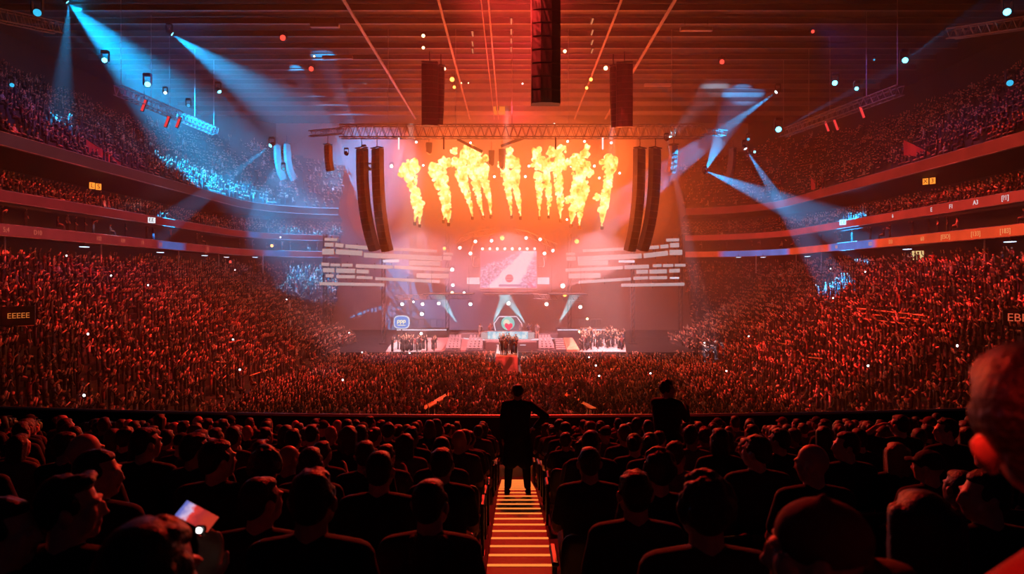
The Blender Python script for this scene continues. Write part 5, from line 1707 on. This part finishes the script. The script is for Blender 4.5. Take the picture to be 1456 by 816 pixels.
sp(140, 2, 'dark haired person with red nose and chin in profile, in front of the bald man', f_prof_r, 0, 0, 'black', tp=636, dy=.2)
sp(376, 3, 'large dark haired head left of the tall short haired man', f_curly_m, 1, 0, 'black', tp=634, dy=.2)
sp(442, 4, 'dark bob haired head above the tall short haired man', f_bob, 0, 0, 'black', tp=632)
sp(208, 4, 'close cropped man with a red rim on crown and face, left side', f_beanie, 0, 0, 'black', tp=603)
sp(1155, 3, 'bald man with glasses turned left above the backward cap', f_bald_l, 0, 0, 'black', tp=628, dy=.1)
sp(1075, 4, 'short haired man with red lit left cheek, right of centre', f_short_l, 0, 1, 'charcoal', tp=616)
sp(1000, 4, 'cropped man in dark top with red left ear, right of the aisle block', f_wide, 0, 1, 'brown', tp=670)
sp(1274, 5, 'fair long haired woman in the middle of the right block', f_long_m, 0, 3, 'black', tp=626)
sp(1279, 7, 'tall man with one arm lifted to his head, upper right', f_arm, 0, 0, 'black', tp=583, dy=.1)
sp(1345, 6, 'dark haired man with red rimmed profile facing left, upper right', f_prof_l, 0, 0, 'black', tp=590)
sp(1320, 4, 'person in a cap facing left at the right, red lit cheek', f_cap_m, 0, 0, 'black', tp=637, capm='charcoal')
sp(1108, 6, 'short haired man left of the upper right group, cheek rimmed', f_short_l, 1, 0, 'black', tp=607)
sp(1203, 5, 'person with glasses turned left in the right block', f_prof_l, 0, 1, 'black', tp=612)
# the blurred neighbour at the right edge
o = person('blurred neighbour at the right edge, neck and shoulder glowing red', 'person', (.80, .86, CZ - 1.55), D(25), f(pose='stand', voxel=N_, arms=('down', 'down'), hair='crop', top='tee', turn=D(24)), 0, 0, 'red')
o.location = (1.415, .885, CZ - .2 - 1.486); o.rotation_euler = (0, D(-25), 0)
# --- fill the remaining seats
variants = [(f_short, 'short haired'), (f_short_r, 'short haired right-looking'), (f_short_l, 'short haired left-looking'), (f_hood_m, 'hooded'), (f_wide, 'broad shouldered'), (f_long_m, 'long haired'), (f_bob, 'bob haired'), (f_bun, 'bun haired'), (f_curly_m, 'curly haired'), (f_bald_r, 'bald'), (f_beanie, 'close cropped'), (f_cap_m, 'capped')]
# lighter copies of the same figures for the rows farther down
def coarse(turn, hair, top='tee', wide=1.0, arms=('lap', 'lap')):
    g_ = f(voxel=.0145, turn=D(turn), hair=hair, top=top, wide=wide, arms=arms)
    if hair.startswith('cap'): g_['iscap'] = True
    return g_
far_var = [(coarse(0, 'short'), 'short haired'), (coarse(30, 'short'), 'short haired right-looking'), (coarse(-30, 'short'), 'short haired left-looking'), (coarse(0, 'crop', 'hoodie'), 'hooded'), (coarse(0, 'crop', 'tee', 1.12), 'broad'), (coarse(10, 'long'), 'long haired'), (coarse(-20, 'bob'), 'bob haired'), (coarse(20, 'bun'), 'bun haired'), (coarse(0, 'curly'), 'curly haired'), (coarse(15, 'bald'), 'bald'), (coarse(-10, 'cap'), 'capped'), (coarse(5, 'quiff'), 'swept haired'), (coarse(15, 'short', 'tee', 1.0, ('hold', 'hold')), 'hands-raised')]
WORD = ('first', 'second', 'third', 'fourth', 'fifth', 'sixth', 'seventh', 'eighth', 'ninth', 'tenth', 'eleventh', 'twelfth', 'thirteenth', 'fourteenth', 'fifteenth', 'sixteenth', 'seventeenth', 'eighteenth', 'nineteenth', 'twentieth', 'twenty-first', 'twenty-second', 'twenty-third', 'twenty-fourth', 'twenty-fifth', 'twenty-sixth', 'twenty-seventh', 'twenty-eighth')
rp = random.Random(42)
n_fill = 0
topk = ['black', 'black', 'charcoal', 'navy', 'brown', 'black', 'grey']
for k in range(3, NROW):
    half = .80 * row_y(k) + (.3 if k < 4 else .2)
    pitch = .66 if k < 6 else .62
    for s in (-1, 1):
        idx = 0
        x = AX + s * (.34 + .33)
        while abs(x) < half and abs(x) < 13.2:
            idx += 1
            free = all(abs(x - q) > .50 for q in taken.get(k, []))
            occ = .62 if k < 5 else .88
            if k == 2: occ = .25
            if free and rp.random() < occ and n_fill < 258:
                fig, word = rp.choice(variants if k < 6 else far_var)
                cl = rp.choice(topk)
                rowname = WORD[NROW - 1 - k]
                side = 'left' if s < 0 else 'right'
                lab = f'{word} person in {cl}, {rowname} row from the railing, {WORD[idx - 1]} seat {side} of aisle'
                xx = x + rp.uniform(-.04, .04)
                o = person(lab, 'person', (xx, row_y(k) + curve(xx) + .04 + rp.uniform(-.03, .05), row_z(k)), math.atan(2 * .0061 * xx) * 1.0 + rp.uniform(-.12, .12), fig, rp.choice((0, 0, 1, 1, 2)), rp.choice((0, 0, 0, 1, 1, 2)), cl, 'spectators seated in the near block', k < 5, rp.choice(('charcoal', 'black', 'red')))
                o.scale = (rp.uniform(.95, 1.05),) * 2 + (rp.uniform(.95, 1.07),)
                SEATED.append((xx, k, 0))
                n_fill += 1
            elif not free: pass
            x += s * pitch
print('filled', n_fill)
# seats: under the nearest rows, and along the aisle all the way down
for x, k, dz in SEATED:
    if k <= 5 or abs(x - AX) < .8:
        side = 'left' if x < AX else 'right'
        place_seat(x, k, f'dark arena seat {abs(x - AX):.1f} m {side} of the aisle, {WORD[NROW - 1 - k]} row from the railing')
place_seat((900 - 728) / F * row_y(1), 1, 'empty dark seat with curved back showing below the t-shirt man right of the aisle')

# ------------------------------------------------------------------ the two standing figures
zf = row_z(12) 
fig = f(pose='stand', arms=('down', 'hip'), voxel=.009, hair='short', top='long', long_coat=True, turn=D(-5), wide=1.08)
y_m = row_y(12) - .1
o = person('person in a long dark coat standing on the aisle stairs, right hand on the hip', 'person', ((736 - 728) / F * y_m, y_m, row_z(12) + .115), 0, fig, 1, 0, 'black')
o.scale = (1.14, 1.08, 1.06)
fig = f(pose='stand', arms=('hold', 'hold'), voxel=.0105, hair='curly', top='long', turn=D(60), wide=1.2)
y_m = row_y(11)
o = person('bulky person standing among the rows right of the aisle, facing right', 'person', ((949 - 728) / F * y_m, y_m, row_z(11) + .06), D(-35), fig, 1, 0, 'black')
o.scale = (1.1, 1.1, 1.1)

f_perf = f(pose='stand', arms=('hold', 'down'), voxel=.0145, hair='short', top='long'); f_perf2 = f(pose='stand', arms=('raise', 'hold'), voxel=.0145, hair='long', top='long')
for i, (px, lab) in enumerate(((683, 'performer at the left end of the stage booth'), (697, 'performer beside the left of the emblem board'), (741, 'performer with a raised arm right of the emblem board'), (752, 'performer at the right end of the stage booth'), (764, 'performer on the lit right edge of the centre stage'))):
    o = person(lab, 'person', ((px - 728) / F * 83.6, 83.6, 1.21), PI, (f_perf, f_perf2)[i % 2], 0, 1, ('grey', 'red', 'grey', 'navy', 'grey')[i], 'performers on the centre stage', False)
    o.scale = (1.08,) * 3
# ------------------------------------------------------------------ phone held up at the lower left
ph_c = P(280, 735, 1.95)
ph = thing('smartphone', 'smartphone held up at the lower left, its screen filming the red stage', 'phone', ph_c)
e = Matrix.Rotation(D(28), 3, 'Y') @ Matrix.Rotation(D(-52), 3, 'X') @ Matrix.Rotation(D(0), 3, 'Z')
def oriented(o):
    o.rotation_euler = e.to_euler(); return o
oriented(MB().bbox((0, 0, 0), (.112, .009, .058), .004).build('case', mat('phone case', (.02, .02, .02), .3), ph))
PS = bpy.data.materials.new('phone picture'); PS.use_nodes = True
nt = PS.node_tree; nt.nodes.clear(); N = nt.nodes.new; L = nt.links.new
tc = N('ShaderNodeTexCoord'); sp_ = N('ShaderNodeSeparateXYZ'); L(tc.outputs['Object'], sp_.inputs[0])
mr = N('ShaderNodeMapRange'); mr.inputs[1].default_value = -.053; mr.inputs[2].default_value = .053; L(sp_.outputs[0], mr.inputs[0])
nz = N('ShaderNodeTexNoise'); nz.inputs['Scale'].default_value = 60; L(tc.outputs['Object'], nz.inputs['Vector'])
ad = N('ShaderNodeMath'); ad.operation = 'MULTIPLY_ADD'; ad.inputs[1].default_value = .35; L(nz.outputs['Fac'], ad.inputs[0]); L(mr.outputs[0], ad.inputs[2])
cr = N('ShaderNodeValToRGB'); q = cr.color_ramp.elements
q[0].position = .25; q[0].color = (.16, .18, .62, 1); q[1].position = 1.0; q[1].color = (.55, .04, .02, 1)
k = q.new(.42); k.color = (.75, .55, .8, 1); k = q.new(.5); k.color = (.85, .05, .04, 1); k = q.new(.72); k.color = (.42, .03, .03, 1)
L(ad.outputs[0], cr.inputs[0]); em = N('ShaderNodeEmission'); em.inputs[1].default_value = .9; L(cr.outputs[0], em.inputs[0])
oo = N('ShaderNodeOutputMaterial'); L(em.outputs[0], oo.inputs[0])
oriented(MB().bbox((0, -.005, 0), (.106, .001, .053), .0004).build('screen', PS, ph))
lm = thing('torch_light', 'small white glowing dot just under the phone', 'phone torch', P(283, 754, 1.88))
MB().ell((0, 0, 0), (.008, .004, .008), 12, 8).build('glow', LENS['white'], lm)
MB().bbox((0, .012, 0), (.03, .014, .02), .004).build('holder', BLACKMETAL, lm)
# ================================================================== small things along the tiers
TUBEW = glow('concourse light', (.55, .75, 1.0), 3.0)
LLAMP = ((120, 351, 'first'), (228, 360, 'second'), (291, 366, 'third'), (322, 368, 'fourth'), (363, 371, 'fifth'))
RLAMP = ((1436, 343, 'first'), (1290, 355, 'second'), (1148, 366, 'third'), (1085, 371, 'fourth'), (1050, 373, 'fifth'))
def on_side(px, x0):
    """depth at which the line of sight through px meets the straight side at distance x0"""
    return abs(x0 * F / (px - 728))
for lst, sd_ in ((LLAMP, 'left'), (RLAMP, 'right')):
    for px, py, wd in lst:
        d = min(on_side(px, 40.5), 95)
        p = P(px, py, d); p.z = 11.75
        t = thing('concourse_lamp', f'{wd} bluish lamp from the {sd_} edge under the {sd_} lowest ribbon', 'lamp', p, 0, 'lamps under the lowest ribbons')
        MB().bbox((0, 0, .06), (.5, 1.0, .12), .03).build('housing', STEEL, t)
        MB().bbox((0, 0, -.02), (.42, .9, .06), .02).build('diffuser', TUBEW, t)
        MB().tube((0, 0, .1), (0, 0, .42), .04, n=5).build('hanger', STEEL, t)
POSTM = mat('white pole', (.75, .75, .80), .4)
for px, y0, y1, lab in ((7, 352, 380, 'first pale pole at the back of the left stand'), (144, 358, 384, 'second pale pole at the back of the left stand'), (254, 363, 384, 'third pale pole at the back of the left stand'), (311, 369, 386, 'fourth pale pole at the back of the left stand'), (374, 373, 390, 'fifth pale pole at the back of the left stand'),
                        (1400, 348, 378, 'first pale pole at the back of the right stand'), (1168, 366, 390, 'second pale pole at the back of the right stand'), (1075, 373, 390, 'third pale pole at the back of the right stand'), (1132, 366, 384, 'thin dim pole between the two right poles')):
    d = min(on_side(px, 41.0), 97)
    x = P(px, 0, d).x
    t = thing('pole', lab, 'pole', (x, d, 9.4), 0, 'poles at the back of the stands')
    MB().tube((0, 0, 0), (0, 0, 2.72), .07, n=8).build('shaft', POSTM, t)
    MB().lathe([(.2, 0), (.2, .05), (.09, .08)], n=10).build('foot_plate', STEEL, t)
# lit signs
def text_mesh(c):
    o = bpy.data.objects.new('tmp', c); COL.objects.link(o)
    me = bpy.data.meshes.new_from_object(o.evaluated_get(bpy.context.evaluated_depsgraph_get()))
    me.name = 'lettering'
    bpy.data.objects.remove(o)
    return me
def sign(label, px, py, w_, h_, x0, glowm, glyphs=None, gm=None, z=None, d=None, name='lit_sign'):
    d = d or min(on_side(px, x0), 96)
    p = P(px, py, d)
    side = -1 if px < 728 else 1
    t = thing(name, label, 'sign', p, side * -.9)
    MB().bbox((0, .08, 0), (w_ + .1, .14, h_ + .1), .03).build('casing', STEEL, t)
    MB().bbox((0, -.005, 0), (w_, .03, h_), .01).build('face', glowm, t)
    if glyphs:
        c = bpy.data.curves.new('lettering', 'FONT'); c.body = glyphs; c.size = min(h_ * .95, w_ / (.72 * len(glyphs))); c.align_x = 'CENTER'; c.align_y = 'CENTER'; c.extrude = .01
        c.materials.append(gm)
        child('lettering', text_mesh(c), t, (0, -.04, 0), (PI / 2, 0, 0))
    if name == 'lit_sign':
        MB().tube((0, .1, h_ / 2), (0, .1, h_ / 2 + .5), .03, n=5).build('hanger', STEEL, t)
    return t
OR = glow('sign orange', (1.0, .28, .03), 1.5); WH = glow('sign white', (.9, .95, 1.0), 1.2); YE = glow('sign yellow pale', (1.0, .72, .30), .9)
BK = mat('sign black', (.01, .01, .01), .6)
sign('orange lit sign in two boxes on the left middle tier, nearer box', 131, 264, .5, .62, 41, OR, 'L', BK)
sign('orange lit sign in two boxes on the left middle tier, farther box', 140, 265.5, .5, .62, 41, OR, 'S', BK)
sign('orange lit sign in two boxes on the right middle tier, farther box', 1316, 258, .5, .6, 41, OR, 'X', BK)
sign('orange lit sign in two boxes on the right middle tier, nearer box', 1326, 257, .5, .6, 41, OR, '3', BK)
sign('small white display with dark letters on the left middle ribbon', 215, 313, .85, .6, 38.8, WH, 'EE', BK)
sign('small white display with dark letters on the right middle ribbon', 1199, 316, .85, .6, 38.8, WH, 'EB', BK)
sign('bright pale yellow lit opening under the right lowest ribbon', 1305, 363, 1.15, .95, 43, YE, None, None, None, None, 'lit_sign')
sign('dark board with orange lines at the left edge of the stands', 26, 449, 1.7, 1.1, 30.5, BK, 'EEEEE', glow('sign amber', (.9, .22, .04), .6), None, 41, 'score_board')
sign('dark board with orange glyphs at the right edge of the stands', 1447, 452, 1.5, .9, 30.5, BK, 'EBE', glow('sign red', (.9, .12, .05), .7), None, 41, 'score_board')
# lettering on the ribbons
def ribbon_text(board, txt, px, side, x0, z, size, m):
    d = on_side(px, x0)
    c = bpy.data.curves.new('lettering', 'FONT'); c.body = txt; c.size = size; c.align_x = 'CENTER'; c.align_y = 'CENTER'; c.extrude = .008
    c.materials.append(m)
    o = child('lettering', text_mesh(c), board)
    o.location = (-side * .05, d - 18, .42); o.rotation_euler = (PI / 2, 0, PI / 2 if side < 0 else -PI / 2)
TXL = glow('ribbon figures left', (.9, .16, .10), .55); TXR = glow('ribbon figures right', (1.0, .35, .12), .9); TXW = glow('ribbon figures white', (.9, .85, .9), .9)
boards = [o for o in bpy.data.objects if o.name.startswith('ribbon_board')]
boards.sort(key=lambda o: o.name)
for px, tx in ((8, '5;4'), (53, 'D10'), (140, '102'), (174, '109'), (202, '19'), (228, '[0]'), (295, '[E]')): ribbon_text(boards[0], tx, px, -1, 39, 12.5, .55, TXL)
for px, tx in ((1430, '[183]'), (1388, '[133]'), (1345, '[ESO]'), (1312, '60'), (1267, 'D3'), (1238, 'ED'), (1190, 'B1')): ribbon_text(boards[1], tx, px, 1, 39, 12.5, .55, TXR)
for px, tx in ((1430, '[?1]'), (1388, 'A3'), (1353, 'F1'), (1325, 'E'), (1270, '6')): ribbon_text(boards[3], tx, px, 1, 39, 15.1, .55, TXW)
# stair walls of the upper tiers, the red light on them put into the colour
REDLIT_WALL = mat('stair wall painted red light', (.65, .05, .06), .6)
for (px, py, wd, lab, f_) in ((148, 225, 3.4, 'stair wall in the left upper tier, red light put into its colour', -1), (1303, 218, 2.6, 'stair wall in the right upper tier, red light put into its colour', 1), (1164, 268, 2.4, 'stair wall at the far front end of the right upper tier, painted-in red light', 1), (275, 272, 1.8, 'stair wall at the far front end of the left upper tier, painted-in red light', -1)):
    d = on_side(px, 40.0); p = P(px, py, d)
    t = thing('stair_wall', lab, 'stair_wall', p, f_ * -1.1)
    n = 9; vs, fs = [], []
    for i in range(n):
        u = i / (n - 1)
        for v in (0, 1):
            hgt = 1.6 * (1 - u * .75)
            vs.append(((u - .5) * wd, .10 * math.sin(u * 9) , -.55 * u + (hgt if v else 0)))
    m = len(vs)
    vs += [(a, b + .05, c) for a, b, c in vs]
    for i in range(n - 1):
        fs.append((2*i, 2*i+2, 2*i+3, 2*i+1)); fs.append((m+2*i+1, m+2*i+3, m+2*i+2, m+2*i))
        fs.append((2*i, m+2*i, m+2*i+2, 2*i+2)); fs.append((2*i+1, 2*i+3, m+2*i+3, m+2*i+1))
    MB().add(vs, fs).build('cloth', REDLIT_WALL, t)  # surface of the stair wall, red light painted into it
    MB().tube((-wd/2, .03, 1.6), (wd/2, .03, -.1), .04, n=5).build('pole', STEEL, t)
# lit rails between the rows of the right stand and the left stand
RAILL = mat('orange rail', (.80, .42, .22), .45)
for i, (px0, py0, px1, py1, lab) in enumerate(((1195, 449, 1300, 462, 'orange lit row rail across the right stand, lowest'), (1205, 443, 1312, 455, 'orange lit row rail across the right stand, second'), (1218, 438, 1318, 449, 'orange lit row rail across the right stand, topmost'), (1090, 485, 1122, 490, 'short orange lit rail right of the blue lit group'), (1150, 508, 1170, 510, 'short orange lit rail below the blue lit group'),
        (355, 534, 386, 524, 'pale orange lit rail in the lower left stand'), (325, 487, 345, 483, 'short orange lit rail in the middle of the left stand'), (25, 463, 66, 461, 'dull orange rail under the dark board at left'), (307, 514, 323, 515, 'tiny orange rail left of the floor'), (1430, 468, 1456, 471, 'orange rail at the right edge of the stands'))):
    s_ = -1 if px0 < 728 else 1
    def hit(px, py):
        # meet the raked stand: z = -0.5 + .5176 (|x| - 21.6) + 1.15
        a, b = abs(px - 728) / F, (HOR - py) / F
        d = (CZ + .5 + .5176 * 21.6 - 1.25) / (.5176 * a - b)
        return P(px, py, d)
    a, b = hit(px0, py0), hit(px1, py1)
    c = (a + b) / 2
    t = thing('row_rail', lab, 'rail', c, 0, 'rails between the rows of the stands')
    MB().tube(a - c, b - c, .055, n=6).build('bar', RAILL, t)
    for u in (.1, .5, .9):
        q = a.lerp(b, u) - c
        MB().tube(q, q - Vector((0, 0, 1.15)), .03, n=5).build('upright', STEEL, t)
# people's phone torches twinkling in the crowd
PHG = glow('phone torch', (.95, .95, 1.0), 6.0)
rt = random.Random(5)
mb_sp = [s for s in spots_crowd if 36 < s[1] < 92 and s[4] in ('up', 'one') and s[2] < 9]
for i, s_ in enumerate(rt.sample(mb_sp, 28)):
    t = thing('phone_light', 'tiny white phone light held up in the far crowd', 'phone', (s_[0], s_[1] - .1, s_[2] + 2.0), 0, 'phone lights in the crowd')
    MB().bbox((0, .03, 0), (.08, .012, .16), .004).build('case', BLACKMETAL, t)
    MB().ell((0, 0, .02), (.075, .03, .075), 8, 6).build('torch', PHG, t)
